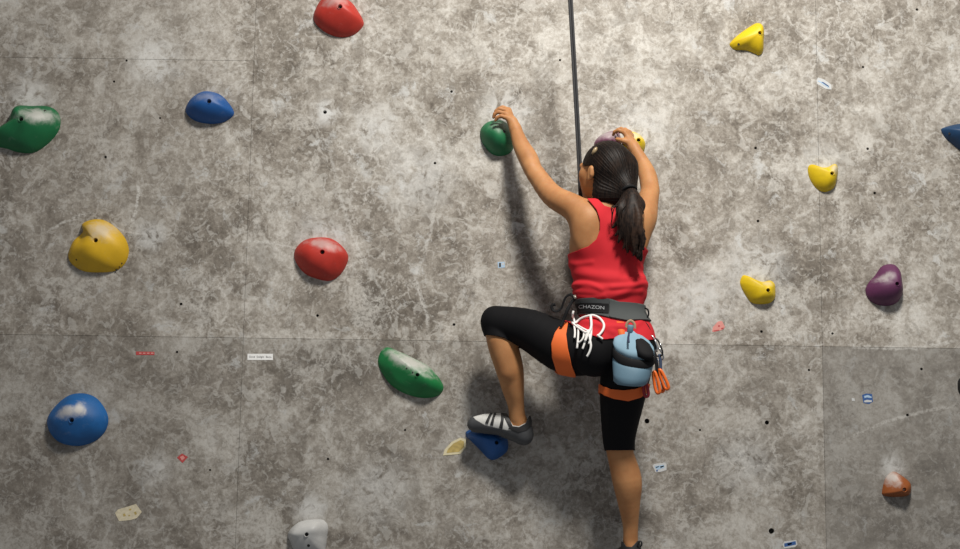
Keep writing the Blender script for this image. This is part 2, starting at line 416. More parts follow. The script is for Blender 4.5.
M_HOLEDARK = simple('screw_hole_dark', (0.015, 0.013, 0.012), 0.8)

HSC = 0.95
def climbing_hold(outline, centre, H, col, label, group=None, a=2.0, b=0.74, bumps=(), chalk=None, amt=0.8, hole=True, screws=(), hr=0.0095, bolt_mat=None, name='climbing_hold', seed=0):
    base = P(*centre); c2 = base[[0, 2]]; H *= HSC
    O = PXZ(catmull(outline, 8, True), 0.0)
    ang = np.arctan2(O[:, 1]-c2[1], O[:, 0]-c2[0]); O = O[np.argsort(ang)]; N = len(O)
    dirs = O - c2; Ls = np.linalg.norm(dirs, axis=1); dirs = dirs/Ls[:, None]
    rnd = random.Random(seed + int(outline[0][0])); ph = [(rnd.uniform(20, 45), rnd.uniform(20, 45), rnd.uniform(0, 6.28), rnd.uniform(0.015, 0.035)) for _ in range(4)]
    bp = [(P(x, y)[[0, 2]], s/236.0, amp) for x, y, s, amp in bumps]
    def hgt(pt, t):
        h = H*max(1 - t**a, 0)**b
        w = 1 - t**6
        for kx, kz, p0, am in ph: h += H*am*math.sin(kx*pt[0]+kz*pt[1]+p0)*w
        for q, s, am in bp: h += am*math.exp(-((pt[0]-q[0])**2+(pt[1]-q[1])**2)/(2*s*s))*min(1, (1-t**2)*2.0)
        return max(h, 0.0)
    verts = []; faces = []; rings = []
    def ring(pts): i = len(verts); verts.extend(pts); rings.append(list(range(i, i+N)))
    h0 = hgt(c2, 0.0)
    if hole:
        ring([np.array([c2[0]+dirs[k][0]*hr*0.95, -(h0-0.022), c2[1]+dirs[k][1]*hr*0.95]) for k in range(N)])
        ring([np.array([c2[0]+dirs[k][0]*hr, -(h0-0.002), c2[1]+dirs[k][1]*hr]) for k in range(N)])
        ring([np.array([c2[0]+dirs[k][0]*hr*1.25, -h0, c2[1]+dirs[k][1]*hr*1.25]) for k in range(N)])
    t0 = 0.04
    for i in range(30):
        u = t0 + (1-t0)*math.sin(i/29*math.pi/2)
        pts = []
        for k in range(N):
            r = max(u*Ls[k], (hr*1.3 if hole else 0.001)*(1 + i*0.01)); r = min(r, Ls[k]); t = r/Ls[k]; q = c2 + dirs[k]*r
            pts.append(np.array([q[0], -hgt(q, t)+0.0005, q[1]]))
        ring(pts)
    ring([np.array([O[k][0], 0.0, O[k][1]]) for k in range(N)])
    for r0, r1 in zip(rings[:-1], rings[1:]):
        for k in range(N):
            k2 = (k+1) % N; faces.append((r0[k], r0[k2], r1[k2], r1[k]))
    faces.append(tuple(rings[0][::-1])); faces.append(tuple(rings[-1]))
    root = empty(name, base)
    mat = hold_material(name + '_resin', tuple(x*0.85 for x in col), chalk, amt)
    o = mesh_obj('body', verts, faces, mat, root)
    if hole:
        mb = MB(); hc = np.array([c2[0], -(h0-0.022), c2[1]])
        lathe(mb, [(0.0056, 0.0), (0.0056, 0.009), (0.0050, 0.010), (0.0032, 0.010), (0.0030, 0.004)], hc, (0, -1, 0), 12)
        mb.build('bolt', bolt_mat or M_BOLT, root)
    for sx, sy, sr in screws:
        q = PXZ([(sx, sy)], 0.04)[0]; dv = q-c2; L = np.linalg.norm(dv); k = int(np.argmax(dirs @ (dv/L))); t = min(L/Ls[k], 0.97); e = 0.002
        h = hgt(q, t); g = np.array([(hgt(q+[e, 0], min(np.linalg.norm(q+[e, 0]-c2)/Ls[k], 0.98))-h)/e, 0, (hgt(q+[0, e], min(np.linalg.norm(q+[0, e]-c2)/Ls[k], 0.98))-h)/e])
        nrm = np.array([-g[0], -1.0, -g[2]]); nrm /= np.linalg.norm(nrm)
        mb = MB(); lathe(mb, [(sr, -0.006), (sr, 0.0009), (sr*0.8, 0.0012), (sr*0.7, 0.0002)], np.array([q[0], -h, q[1]]), nrm, 12)
        mb.build('screw_hole', M_HOLEDARK, root)
    tag(root, label, 'climbing hold', group)
    return root

RED = (0.50, 0.035, 0.022); BLUE = (0.008, 0.085, 0.30); GREEN = (0.006, 0.135, 0.045); YEL = (0.66, 0.40, 0.012); YELB = (0.74, 0.52, 0.006); PURP = (0.115, 0.026, 0.085); ORNG = (0.31, 0.085, 0.018)
G = 'climbing holds bolted on the wall'
climbing_hold([(320, 1), (313.7, 13.7), (314.6, 22), (322, 30), (332, 35.5), (343, 37.5), (354.6, 34.6), (363, 26.4), (363, 20), (358, 11), (351, 2), (340, -3), (328, -4)], (341.5, 12.5), 0.085, RED,
              'red oval hold cut by the top edge of the picture', G, chalk=[(335, 3, 0.05, 0.07, 0.035, 0)], amt=0.45)
climbing_hold([(185.5, 111), (190, 100), (200, 92.7), (209, 91.4), (220, 94.6), (228, 102), (234, 112), (231, 118), (221, 123), (207, 123.7), (193.6, 120)], (212, 106), 0.085, BLUE,
              'smooth blue dome hold between the left green hold and the top red hold', G, chalk=[(207, 97, 0.06, 0.07, 0.03, 0)], amt=0.25)
climbing_hold([(-12, 140), (-4, 131), (7.6, 123), (12.7, 111.7), (19, 106), (32, 106), (46, 106), (56, 110.4), (60.6, 119.3), (58.6, 131), (48.5, 143.5), (34.4, 152.5), (19, 152.5), (6.4, 148.6), (-6, 146)], (27, 124.4), 0.095, GREEN,
              'large dark green hold with chalky saddle at the left edge', G, chalk=[(36, 114, 0.09, 0.095, 0.042, 0)], amt=0.75, screws=[(45.5, 111.4, 0.006)], bumps=[(18, 112, 8, 0.02), (34, 110, 6, -0.015)])
climbing_hold([(68.3, 254.6), (72.8, 242), (80, 235), (83, 231), (82.3, 224), (92, 219.6), (103.4, 220), (114.8, 226.6), (125, 238), (129, 251), (125, 263.6), (115, 271), (98, 272.5), (83, 271), (71.5, 263.6)], (99.8, 243.4), 0.085, YEL,
              'large mustard yellow hold with a notch at its upper left', G, chalk=[(100, 229, 0.08, 0.075, 0.06, 0)], amt=0.5, screws=[(76, 259.5, 0.0035), (120.5, 262.3, 0.003), (117.8, 265.8, 0.003), (115.2, 268.4, 0.003)], bumps=[(81, 238, 6, -0.024), (90, 228, 7, 0.015)])
climbing_hold([(294, 256), (296.4, 247.5), (305, 240), (318, 237.4), (331.4, 238.7), (342.3, 246.4), (348.3, 256.2), (345.6, 267), (339, 276), (329, 281), (316, 278.6), (305, 273.7), (297.5, 265)], (324, 255), 0.085, RED,
              'red rounded hold between the mustard yellow hold and the climber', G, chalk=[(323, 244, 0.06, 0.09, 0.03, -10)], amt=0.5)
climbing_hold([(378.3, 365), (380, 353), (386.6, 347.3), (397, 350.6), (412.6, 357.7), (427, 365.4), (436, 374), (443.4, 386), (440, 394.4), (429, 398), (415, 396.8), (399.6, 391), (387.7, 381.4)], (418, 376.5), 0.07, (0.008, 0.19, 0.05),
              'long slanting green hold with chalk on its upper edge', G, chalk=[(411, 362, 0.05, 0.135, 0.045, -27)], amt=0.85, bumps=[(395, 366, 10, 0.012), (428, 384, 9, 0.01)], screws=[(413, 373, 0.003), (407, 369, 0.003)], hr=0.008)
climbing_hold([(47, 421.7), (50.7, 412), (61.3, 400.4), (73, 394), (87.4, 394), (99, 400.4), (108, 415.8), (106, 430), (95.7, 440.7), (79, 446), (61, 443), (50.7, 433.6)], (76.5, 421.5), 0.085, (0.008, 0.11, 0.34),
              'big blue disc hold with chalk smear low on the left', G, chalk=[(68, 412, 0.09, 0.075, 0.035, 12), (79, 408, 0.09, 0.03, 0.04, 0)], amt=0.85, bumps=[(72, 410, 9, 0.018)])
climbing_hold([(287.8, 534), (294, 525.6), (303.4, 520.6), (319.8, 519.2), (326, 522), (328.3, 528), (327, 537), (326, 546), (322, 556), (306, 560), (295, 552), (290.6, 543)], (308.4, 534.4), 0.075, (0.55, 0.55, 0.54),
              'white grey knob hold at the bottom edge', G, screws=[(309, 545.5, 0.006)], bumps=[(316, 525, 6, 0.012), (293, 533, 5, 0.012)], hr=0.008)
climbing_hold([(466, 436), (467, 431), (480, 427), (495, 429), (506, 437), (508.3, 444.6), (506.4, 452), (496, 459.3), (488.6, 458.7), (479.6, 449.7), (470, 440)], (496.5, 443.6), 0.105, BLUE,
              'blue hold carrying the grey climbing shoe', G, hr=0.008)
climbing_hold([(730, 43), (738, 35), (748, 27.8), (756.4, 23.2), (762, 25), (764, 31.4), (763.7, 40.5), (763, 51.4), (759, 55.5), (753.7, 53.3), (745.5, 50.5), (735.5, 50), (731, 47.3)], (757.8, 36.6), 0.06, YELB,
              'bright yellow triangular hold near the top right', G, screws=[(739, 43.5, 0.005)], hr=0.008)
climbing_hold([(807.8, 168), (811.5, 164.4), (818, 167), (827, 167.3), (834.4, 164), (837.7, 167.3), (837.3, 176.3), (834.4, 187), (827.9, 191.5), (821.3, 191.5), (814, 186), (809, 177)], (829.5, 176), 0.055, YELB,
              'small yellow shield shaped hold on the right board seam', G, chalk=[(836, 168, 0.05, 0.03, 0.03, 0)], amt=0.6, hr=0.008)
climbing_hold([(941, 130), (944.6, 127.3), (954.6, 124.6), (965, 123.5), (980, 125), (990, 134), (985, 146), (972, 152), (959.6, 149.6), (952, 144), (944.6, 137.3)], (967, 137), 0.075, (0.01, 0.05, 0.13),
              'dark navy hold cut by the right edge', G, hole=False, screws=[(950, 133, 0.005)])
climbing_hold([(740, 281.4), (742.8, 275.5), (748, 276), (755.5, 279.6), (762.8, 281.8), (770, 280.5), (774.6, 284), (775.5, 291.4), (774.6, 298.7), (769, 303.3), (759, 304.3), (751, 302.3), (744.6, 294), (741, 287)], (766, 292), 0.055, YELB,
              'yellow banana shaped hold right of the climber', G, chalk=[(769, 283, 0.05, 0.03, 0.02, 0)], amt=0.45, hr=0.008)
climbing_hold([(865.4, 290), (869, 282), (874.7, 275.8), (881, 267), (889, 264), (895.4, 265.4), (899.8, 271.4), (901.4, 280), (902.5, 293), (897.6, 302), (889, 305.8), (877, 304.7), (868, 298.7)], (892.5, 286.5), 0.085, PURP,
              'purple wedge hold on the right wall', G, chalk=[(887, 276, 0.09, 0.05, 0.022, 20)], amt=0.6, hr=0.008)
climbing_hold([(882, 491), (884.6, 480), (889, 473.7), (894.6, 471.7), (902.8, 476.4), (910, 482.8), (911, 490), (908, 495.5), (897, 497), (886.4, 496.4), (882.3, 494.6)], (901, 490), 0.06, ORNG,
              'small orange brown knob hold with chalky top at lower right', G, chalk=[(893, 477, 0.05, 0.055, 0.038, -40)], amt=0.8, hr=0.008, bolt_mat=simple('zinc_bolt', (0.5, 0.42, 0.36), 0.35, Metallic=0.7))
climbing_hold([(957.5, 386), (959, 379), (966, 376), (974, 379), (977, 387), (973, 395), (965, 397), (959, 393)], (967, 387), 0.05, (0.012, 0.012, 0.013),
              'black hold barely showing at the right edge', G, hole=False)
climbing_hold([(480, 133.7), (483, 144), (491.7, 154), (502, 156), (511, 152), (515, 141), (512, 129), (505, 122), (497, 120), (488, 122), (482, 127)], (497, 139), 0.085, (0.012, 0.16, 0.06),
              'round green hold gripped by the left hand', G, hole=False, screws=[(504, 133.3, 0.0065)], chalk=[(500, 126, 0.07, 0.06, 0.035, 0)], amt=0.3)
climbing_hold([(594, 144), (599, 136.5), (608, 132), (616, 131), (620, 135), (621, 144), (616, 151), (606, 152), (598, 150)], (607, 142), 0.07, (0.20, 0.07, 0.13),
              'mauve hold above the dark hair under the right hand', G, hole=False, chalk=[(606, 134, 0.05, 0.07, 0.03, 0)], amt=0.5, screws=[(617.5, 134.5, 0.006)])
climbing_hold([(622.5, 140), (627, 133), (633, 131.8), (641, 136), (645.5, 144), (643, 153), (637, 158), (629, 154), (624, 147)], (637.2, 143.3), 0.065, YELB,
              'yellow hold behind the right wrist', G, chalk=[(634, 135, 0.06, 0.05, 0.025, 0)], amt=0.6, hr=0.008)

# ---------------------------------------------------------------- stickers and tape
def patch(name, pts, mats, label, cat, n=1, closed_smooth=False, marks=(), thick=0.0008):
    pl = catmull(pts, 5, True) if closed_smooth else np.array(pts, float)
    W = PXZ(pl, 0); c = W.mean(0); c3 = np.array([c[0], 0, c[1]]); mb = MB(); N = len(W)
    vs = [(x, 0.0, z) for x, z in W] + [(x, -thick, z) for x, z in W]
    ar = sum(W[i-1][0]*W[i][1]-W[i][0]*W[i-1][1] for i in range(N))
    if ar < 0: vs = vs[:N][::-1] + vs[N:][::-1]
    mb.add(vs, [tuple(range(N, 2*N))] + [(i, (i+1) % N, N+(i+1) % N, N+i) for i in range(N)])
    for mp, mi in marks:
        Q = PXZ(mp, 0); n2 = len(Q)
        ar = sum(Q[i-1][0]*Q[i][1]-Q[i][0]*Q[i-1][1] for i in range(n2))
        if ar < 0: Q = Q[::-1]
        vs = [(x, -thick*0.5, z) for x, z in Q] + [(x, -thick-0.0004, z) for x, z in Q]
        mb.add(vs, [tuple(range(n2, 2*n2))] + [(i, (i+1) % n2, n2+(i+1) % n2, n2+i) for i in range(n2)], mi)
    return tag(mb.build(name, mats, smooth=False), label, cat)
M_WHITE = simple('sticker_white', (0.50, 0.51, 0.51), 0.6); M_SBLUE = simple('sticker_blue', (0.03, 0.09, 0.26), 0.5); M_SRED = simple('sticker_red', (0.42, 0.05, 0.05), 0.6)
M_LBLUE = simple('sticker_pale_blue', (0.35, 0.48, 0.62), 0.5); M_BLACK = simple('ink_black', (0.02, 0.02, 0.02), 0.6); M_TAPE = simple('old_tape', (0.56, 0.50, 0.36), 0.8, 0.35, 90); M_GOLD = simple('dried_glue', (0.40, 0.30, 0.10), 0.8, 0.5, 70); M_PALE = simple('glue_rim', (0.60, 0.54, 0.36), 0.8)
M_PINK = simple('sticker_pink', (0.62, 0.25, 0.22), 0.6)
patch('tape_patch', [(115, 513), (118, 509.5), (128, 506.5), (136, 504), (141.8, 512), (137, 518), (131, 520), (119, 521.2)], [M_TAPE, M_GOLD], 'torn cream tape patch at the lower left', 'tape patch',
      marks=[([(123, 514), (125, 513.5), (126, 516), (123.5, 516.5)], 1), ([(129, 509), (131, 508.5), (131.5, 510), (129.5, 510.5)], 1), ([(134, 512), (136, 511.5), (137, 514), (135, 515)], 1), ([(128.5, 515), (130, 514.7), (130, 516), (128.6, 516.3)], 1)])
patch('glue_patch', [(443, 455.5), (444.6, 449.7), (451.6, 442), (460.5, 437.6), (466, 439.5), (466, 447), (460.5, 454), (451.6, 454.8)], [M_PALE, M_GOLD], 'golden leaf shaped glue patch left of the foot hold', 'glue patch', closed_smooth=False,
      marks=[([(446.5, 453), (448, 449), (453.5, 443.5), (460.5, 440), (464, 441.5), (464, 447), (459, 452), (452, 452.5)], 1)], thick=0.0015)
patch('paper_label', [(247.5, 353.8), (273, 353.8), (273, 360), (247.5, 360)], [simple('label_paper', (0.80, 0.80, 0.79), 0.6), M_BLACK], 'white strip label with three black words by the left seam', 'label', marks=[])
patch('sticker', [(136, 351.5), (154.5, 351.8), (154.5, 355), (136, 355)], [M_SRED, M_PINK], 'thin red strip sticker left of the white strip label', 'sticker', marks=[([(139+i*4, 352.6), (141.5+i*4, 352.6), (141.5+i*4, 353.9), (139+i*4, 353.9)], 1) for i in range(4)])
patch('sticker', [(177, 457.5), (182, 453.5), (188, 457), (182.5, 463)], [M_SRED, M_PINK], 'small red diamond sticker right of the blue disc hold', 'sticker', marks=[([(180, 457), (183, 455.5), (185, 458), (182, 460.5)], 1)])
patch('sticker', [(712, 331.5), (713, 327), (718, 321.5), (722, 321), (725, 327), (722, 330), (714, 332)], [M_PINK, M_SRED], 'faded pink sticker below the banana shaped hold', 'sticker', marks=[([(713.5, 330.5), (719, 329.6), (719, 330.6), (714, 331.4)], 1), ([(718, 325.5), (719.6, 325), (720, 326.5), (718.4, 327)], 1), ([(721, 328), (723.5, 327.5), (723.5, 329), (721.5, 329.3)], 1)])
patch('sticker', [(816.5, 80), (818, 77.5), (824, 79.5), (831, 84.5), (831.5, 89.5), (826, 89), (817, 84)], [M_WHITE, M_LBLUE, M_SBLUE], 'white and pale blue slanted sticker on the upper right seam', 'sticker', marks=[([(817.5, 81), (819, 80.5), (829.5, 87), (828.5, 88)], 1), ([(821, 82), (823, 82), (829, 86), (828.5, 87)], 2)])
patch('sticker', [(862, 395), (866, 393.5), (872, 394), (873, 401.5), (869, 404), (863.5, 403)], [M_SBLUE, M_LBLUE, M_WHITE], 'blue and white round sticker on the lower right board', 'sticker', marks=[([(864, 396), (868, 395), (872, 397), (871, 398), (867, 397.4), (864.5, 398)], 1), ([(864, 400.8), (867, 399.8), (872, 400.5), (871.5, 402), (864.5, 402.4)], 2)])
patch('sticker', [(652.5, 466), (654, 464), (664.5, 462.5), (666.5, 464), (666.5, 470), (660, 472), (655.5, 472)], [M_WHITE, M_LBLUE, M_SBLUE], 'white sticker with blue print beside the bare right calf', 'sticker', marks=[([(655, 466), (664, 464.8), (664.5, 467.5), (658, 469.8), (655, 468)], 1), ([(655.5, 467), (659, 466.2), (659, 467), (656, 468)], 2), ([(660, 466.5), (664, 465.5), (664, 466.5), (660.5, 468)], 2), ([(656, 470), (658, 469.8), (657.5, 471.5), (656.4, 471.5)], 2)])
patch('sticker', [(782.5, 545), (784, 541.5), (796, 540), (797.5, 544.5), (795, 547), (784, 548.5)], [M_WHITE, M_SBLUE, M_LBLUE], 'blue sticker at the bottom edge below a bolt hole', 'sticker', marks=[([(784, 543.5), (795.5, 541), (796, 544.5), (784.5, 547)], 1), ([(787, 543.6), (792, 542.6), (791.5, 544.4), (788, 545.3)], 2)])
patch('sticker', [(851.5, 398), (854.5, 398.5), (855, 401), (852, 401)], [M_WHITE, M_SBLUE], 'tiny white scrap left of the round blue sticker', 'sticker')
patch('sticker', [(497.5, 262), (504.5, 261.8), (505, 267.5), (498, 268)], [M_LBLUE, M_BLACK, M_WHITE], 'small pale metal tag beside the shadow of the left arm', 'tag', marks=[([(499, 263), (501, 263), (501, 267), (499, 267)], 1), ([(502, 263), (504, 263), (504, 265), (502, 265)], 2)])

def text_mesh(s, size):
    cu = bpy.data.curves.new('lettering', 'FONT'); cu.body = s; cu.size = size; cu.align_x = 'CENTER'; cu.align_y = 'CENTER'; cu.extrude = 0.0
    o = bpy.data.objects.new('lettering', cu); COL.objects.link(o); dg = bpy.context.evaluated_depsgraph_get()
    me = bpy.data.meshes.new_from_object(o.evaluated_get(dg)); v = [np.array(x.co) for x in me.vertices]; f = [tuple(p.vertices) for p in me.polygons]
    bpy.data.objects.remove(o); bpy.data.meshes.remove(me); return v, f
lab = [o for o in COL.objects if o.name.startswith('paper_label')][0]
v, f = text_mesh('Good  Delight  Boon', 0.0112); c = P(260.2, 356.9)
mesh_obj('lettering', [(c[0]+q[0], -0.0012, c[2]+q[1]) for q in v], f, M_BLACK, lab, False)

# ---------------------------------------------------------------- climber
def skin_material():
    t = NT('tanned_skin'); n = t.noise(14, 4, 0.55); n2 = t.noise(160, 3, 0.5)
    c = t.mix(t.rng(n, 0.3, 0.7), (0.36, 0.160, 0.062), (0.445, 0.213, 0.087))
    return t.out(c, 0.55, n2, 0.06, 0.001, Subsurface_Weight=0.06, Subsurface_Scale=0.008, Specular_IOR_Level=0.3)
M_SKIN = skin_material()
def cloth(name, col, rough=0.85, var=0.12, weave=900, bstr=0.12, **kw):
    t = NT(name); n = t.noise(weave, 2, 0.5); n2 = t.noise(7, 4, 0.6)
    c = t.mix(n2, tuple(x*(1-var) for x in col), tuple(min(1, x*(1+var)) for x in col))
    return t.out(c, rough, n, bstr, 0.0008, **kw)
M_SHIRT = cloth('red_jersey', (0.51, 0.017, 0.026), 0.8, Specular_IOR_Level=0.25)
M_LEG = cloth('black_stretch', (0.006, 0.006, 0.007), 0.75, Specular_IOR_Level=0.12)
M_HARN = cloth('grey_webbing', (0.045, 0.050, 0.052), 0.8); M_HARNB = cloth('black_webbing', (0.007, 0.007, 0.008), 0.75, Specular_IOR_Level=0.2); M_ORANGE = cloth('orange_webbing', (0.72, 0.13, 0.018), 0.7)
def hair_material(name='dark_hair', k=1.0):
    t = NT(name); n = t.noise(60, 5, 0.6, 0.3, t.vscale((3.0, 3.0, 0.7))); n2 = t.noise(12, 3)
    c = t.mix(t.rng(n, 0.35, 0.75), (0.004*k, 0.003*k, 0.0028*k), (0.018*k, 0.011*k, 0.008*k)); c = t.mix(t.rng(n2, 0.48, 0.72, 0, 0.4), c, (0.034*k, 0.018*k, 0.011*k))
    return t.out(c, 0.5, n, 0.3, 0.002, Specular_IOR_Level=0.12)
M_HAIR = hair_material(); M_PONY = hair_material('brown_ponytail_hair', 2.0)

def C(a, ra, b, rb, k=0.02): return ('c', P(*a), ra, P(*b), rb, k)
def E(c, rad, M=None, k=0.03): return ('e', P(*c) if len(c) == 3 and max(c) > 20 else np.array(c), rad, M, k)
def chain(pts, k=0.02, tail=None):
    pts = catmull(pts, 5)
    return [C(tuple(p[:3]), p[3], tuple(q[:3]), q[3], 0.004) for p, q in zip(pts[:-1], pts[1:])]
def rotx(deg):
    a = math.radians(deg); return np.array([[1, 0, 0], [0, math.cos(a), math.sin(a)], [0, -math.sin(a), math.cos(a)]])

torso = [E((606.5, 247, 0.325), (0.152, 0.100, 0.175), None, 0.04), E((610, 292, 0.325), (0.136, 0.096, 0.13), None, 0.05), E((614, 334, 0.33), (0.150, 0.112, 0.105), None, 0.05),
         C((590, 225, 0.36), 0.062, (634, 227, 0.35), 0.062, 0.04), C((611, 203, 0.345), 0.052, (590, 217, 0.37), 0.050, 0.03), C((611, 203, 0.345), 0.052, (636, 219, 0.36), 0.050, 0.03),
         E((588, 234, 0.385), (0.060, 0.040, 0.075), None, 0.04), E((634, 238, 0.375), (0.058, 0.040, 0.075), None, 0.04)]
legs = [E((594, 351, 0.385), (0.090, 0.085, 0.098), None, 0.05), E((633, 351, 0.38), (0.085, 0.085, 0.095), None, 0.05)]
legs += chain([(598, 347, 0.34, 0.098), (568, 349, 0.32, 0.097), (530, 330, 0.265, 0.078), (498, 322, 0.225, 0.060)], 0.03)
legs += chain([(497, 323, 0.22, 0.056), (503, 346, 0.225, 0.060), (509.5, 368, 0.21, 0.056), (513, 388, 0.185, 0.045), (516, 405, 0.16, 0.033), (517.5, 420, 0.14, 0.033)], 0.02)
legs += [E((491.5, 321, 0.21), (0.030, 0.035, 0.045), None, 0.03), C((499, 340, 0.25), 0.030, (507, 372, 0.235), 0.028, 0.03)]
legs += chain([(629, 352, 0.335, 0.100), (623, 392, 0.315, 0.087), (619, 435, 0.275, 0.061), (620.5, 455, 0.255, 0.052)], 0.03)
legs += chain([(620.5, 455, 0.255, 0.052), (627, 480, 0.25, 0.0585), (629, 503, 0.225, 0.044), (630.5, 525, 0.195, 0.0305), (630.5, 541, 0.18, 0.029)], 0.02)
foot_l = chain([(519, 420, 0.14, 0.033), (521, 433, 0.135, 0.030)], 0.02) + chain([(519, 428, 0.135, 0.032), (500, 424, 0.115, 0.034), (484, 424, 0.10, 0.030), (474, 425, 0.09, 0.022)], 0.025)
foot_r = chain([(630.5, 541, 0.18, 0.029), (632, 553, 0.185, 0.031)], 0.02) + chain([(631, 552, 0.17, 0.032), (626, 557, 0.12, 0.033), (620, 561, 0.075, 0.026)], 0.025)
arm_l = chain([(588, 221, 0.365, 0.058), (574, 208, 0.345, 0.054), (552, 195, 0.275, 0.046), (534, 171, 0.205, 0.0375)], 0.02)
arm_l += chain([(533, 170, 0.203, 0.0375), (528, 158, 0.175, 0.040), (521, 145, 0.145, 0.034), (515.5, 129, 0.110, 0.024)], 0.02) + [C((533, 175, 0.225), 0.020, (531, 168, 0.215), 0.022, 0.02)]
arm_r = chain([(632, 226, 0.36, 0.060), (643, 218, 0.345, 0.054), (647, 204, 0.29, 0.045), (650.5, 190, 0.225, 0.038)], 0.02)
arm_r += chain([(650, 189, 0.222, 0.038), (648, 177, 0.19, 0.037), (643.5, 165, 0.16, 0.031), (634, 147.5, 0.13, 0.0225)], 0.02)
hand_l = chain([(515.5, 129, 0.110, 0.024), (512, 121, 0.100, 0.022)], 0.012)
for (mc, pip, dip, tip) in [tuple((a_, b_, c_*0.86) for a_, b_, c_ in fg) for fg in [((509, 110, 0.070), (502.5, 107.2, 0.062), (499, 109, 0.058), (498, 112.5, 0.056)),
                            ((507.5, 111, 0.092), (499.5, 108.6, 0.088), (496, 111, 0.084), (495, 114.5, 0.080)),
                            ((506.5, 114, 0.112), (498.5, 111.8, 0.110), (494.5, 114, 0.106), (493.5, 117.5, 0.100)),
                            ((507.5, 118, 0.128), (501, 116.0, 0.128), (497, 117.5, 0.124), (495.5, 120.5, 0.118))]]:
    hand_l += [C((512.5, 121.5, (0.095+mc[2])/2+0.004), 0.0155, mc, 0.0115, 0.010), C(mc, 0.0105, pip, 0.0092, 0.004), C(pip, 0.0092, dip, 0.0082, 0.003), C(dip, 0.0082, tip, 0.0072, 0.003)]
hand_l += [C((514, 123, 0.105), 0.015, (509, 118, 0.065), 0.012, 0.008), C((509, 118, 0.065), 0.0115, (504, 117.5, 0.048), 0.0095, 0.004)]
hand_r = chain([(634, 147.5, 0.13, 0.0225), (630, 141, 0.115, 0.021)], 0.012)
for (mc, pip, dip, tip) in [((624.5, 132.5, 0.118), (618.5, 130.2, 0.110), (614.6, 131.8, 0.100), (613.2, 135, 0.090)),
                            ((627, 131.5, 0.102), (621, 128.8, 0.090), (617.5, 129.8, 0.078), (616.5, 132.5, 0.070)),
                            ((629.5, 132.5, 0.086), (625, 129.4, 0.072), (621.5, 130, 0.060), (620, 132.5, 0.052)),
                            ((631.5, 135.5, 0.072), (629, 131.6, 0.055), (626, 131.2, 0.046), (624, 133, 0.042))]:
    hand_r += [C((630, 141, (0.115+mc[2])/2), 0.0150, mc, 0.0112, 0.010), C(mc, 0.0102, pip, 0.0090, 0.004), C(pip, 0.0090, dip, 0.0080, 0.003), C(dip, 0.0080, tip, 0.0070, 0.003)]
hand_r += [C((630, 143, 0.125), 0.015, (623, 140.5, 0.128), 0.0115, 0.008), C((623, 140.5, 0.128), 0.011, (617, 139.2, 0.115), 0.0088, 0.004)]

# head, turned to the left and tipped up a little
HC = P(604, 171.5, 0.325); ya, ti = math.radians(44), math.radians(8)
HF = np.array([-math.sin(ya)*math.cos(ti), math.cos(ya)*math.cos(ti), math.sin(ti)])
HL = np.cross([0, 0, 1.0], HF); HL /= np.linalg.norm(HL); HU = np.cross(HF, HL); HM = np.stack([HF, HL, HU])
def H(f, l, u): return HC + f*HF + l*HL + u*HU
head = [('e', H(-0.005, 0, 0.015), (0.100, 0.080, 0.105), HM, 0.02), ('e', H(0.045, 0, -0.035), (0.056, 0.068, 0.080), HM, 0.03),
        ('c', H(0.035, 0, -0.075), 0.045, H(0.070, 0, -0.105), 0.022, 0.03), ('c', H(0.090, 0, 0.005), 0.010, H(0.112, 0, -0.035), 0.012, 0.012), ('c', H(0.1, 0.012, -0.038), 0.008, H(0.1, -0.012, -0.038), 0.008, 0.008),
        ('e', H(0.055, 0.048, -0.022), (0.026, 0.024, 0.024), HM, 0.02), ('e', H(0.055, -0.048, -0.022), (0.026, 0.024, 0.024), HM, 0.02),
        ('c', H(0.093, 0.018, -0.066), 0.007, H(0.093, -0.018, -0.066), 0.007, 0.006), ('c', H(0.090, 0.016, -0.076), 0.007, H(0.090, -0.016, -0.076), 0.007, 0.006),
        ('c', H(0.086, 0.045, 0.018), 0.010, H(0.094, 0.012, 0.016), 0.010, 0.012), ('c', H(0.086, -0.045, 0.018), 0.010, H(0.094, -0.012, 0.016), 0.010, 0.012)]
for s in (1, -1):
    head += [('e', H(-0.008, s*0.086, -0.018), (0.019, 0.009, 0.032), HM, 0.008), ('c', H(-0.014, s*0.092, -0.002), 0.007, H(-0.016, s*0.092, -0.030), 0.006, 0.006), ('c', H(0.0, s*0.086, -0.046), 0.008, H(-0.004, s*0.086, -0.038), 0.008, 0.006)]
neck = [C((611, 210, 0.345), 0.060, (606, 190, 0.325), 0.052, 0.03)]

lo = P(462, 575, 0.0); hi = P(672, 100, 0.0)
grid = Grid((lo[0], -0.56, lo[2]+0.03), (hi[0], 0.0, hi[2]), 0.0045)
F_core = grid.fill(torso + legs)
F_body = F_core.copy()
for pr in neck + foot_l + foot_r: grid.put(F_body, pr)
F_al = grid.fill(arm_l); F_ar = grid.fill(arm_r); F_hl = grid.fill(hand_l, 0.02); F_hr = grid.fill(hand_r, 0.02)
F_al = smin(F_al, F_hl, 0.012); F_ar = smin(F_ar, F_hr, 0.012)
F_body = smin(F_body, F_al, 0.045); F_body = smin(F_body, F_ar, 0.045)
F_clo = F_body.copy()
F_body = smin(F_body, grid.fill(head), 0.012)
del F_al, F_ar, F_hl, F_hr
person = empty('person', P(622, 330, 0.33))
tag(person, 'woman climber seen from behind in red tank top, left knee raised', 'person')
bv, bq = grid.mesh(F_body); bv = relax(bv, bq, 2, 0.4)
bv, bf = biggest(bv, [tuple(x) for x in bq])
mesh_obj('body', bv, bf, M_SKIN, person)

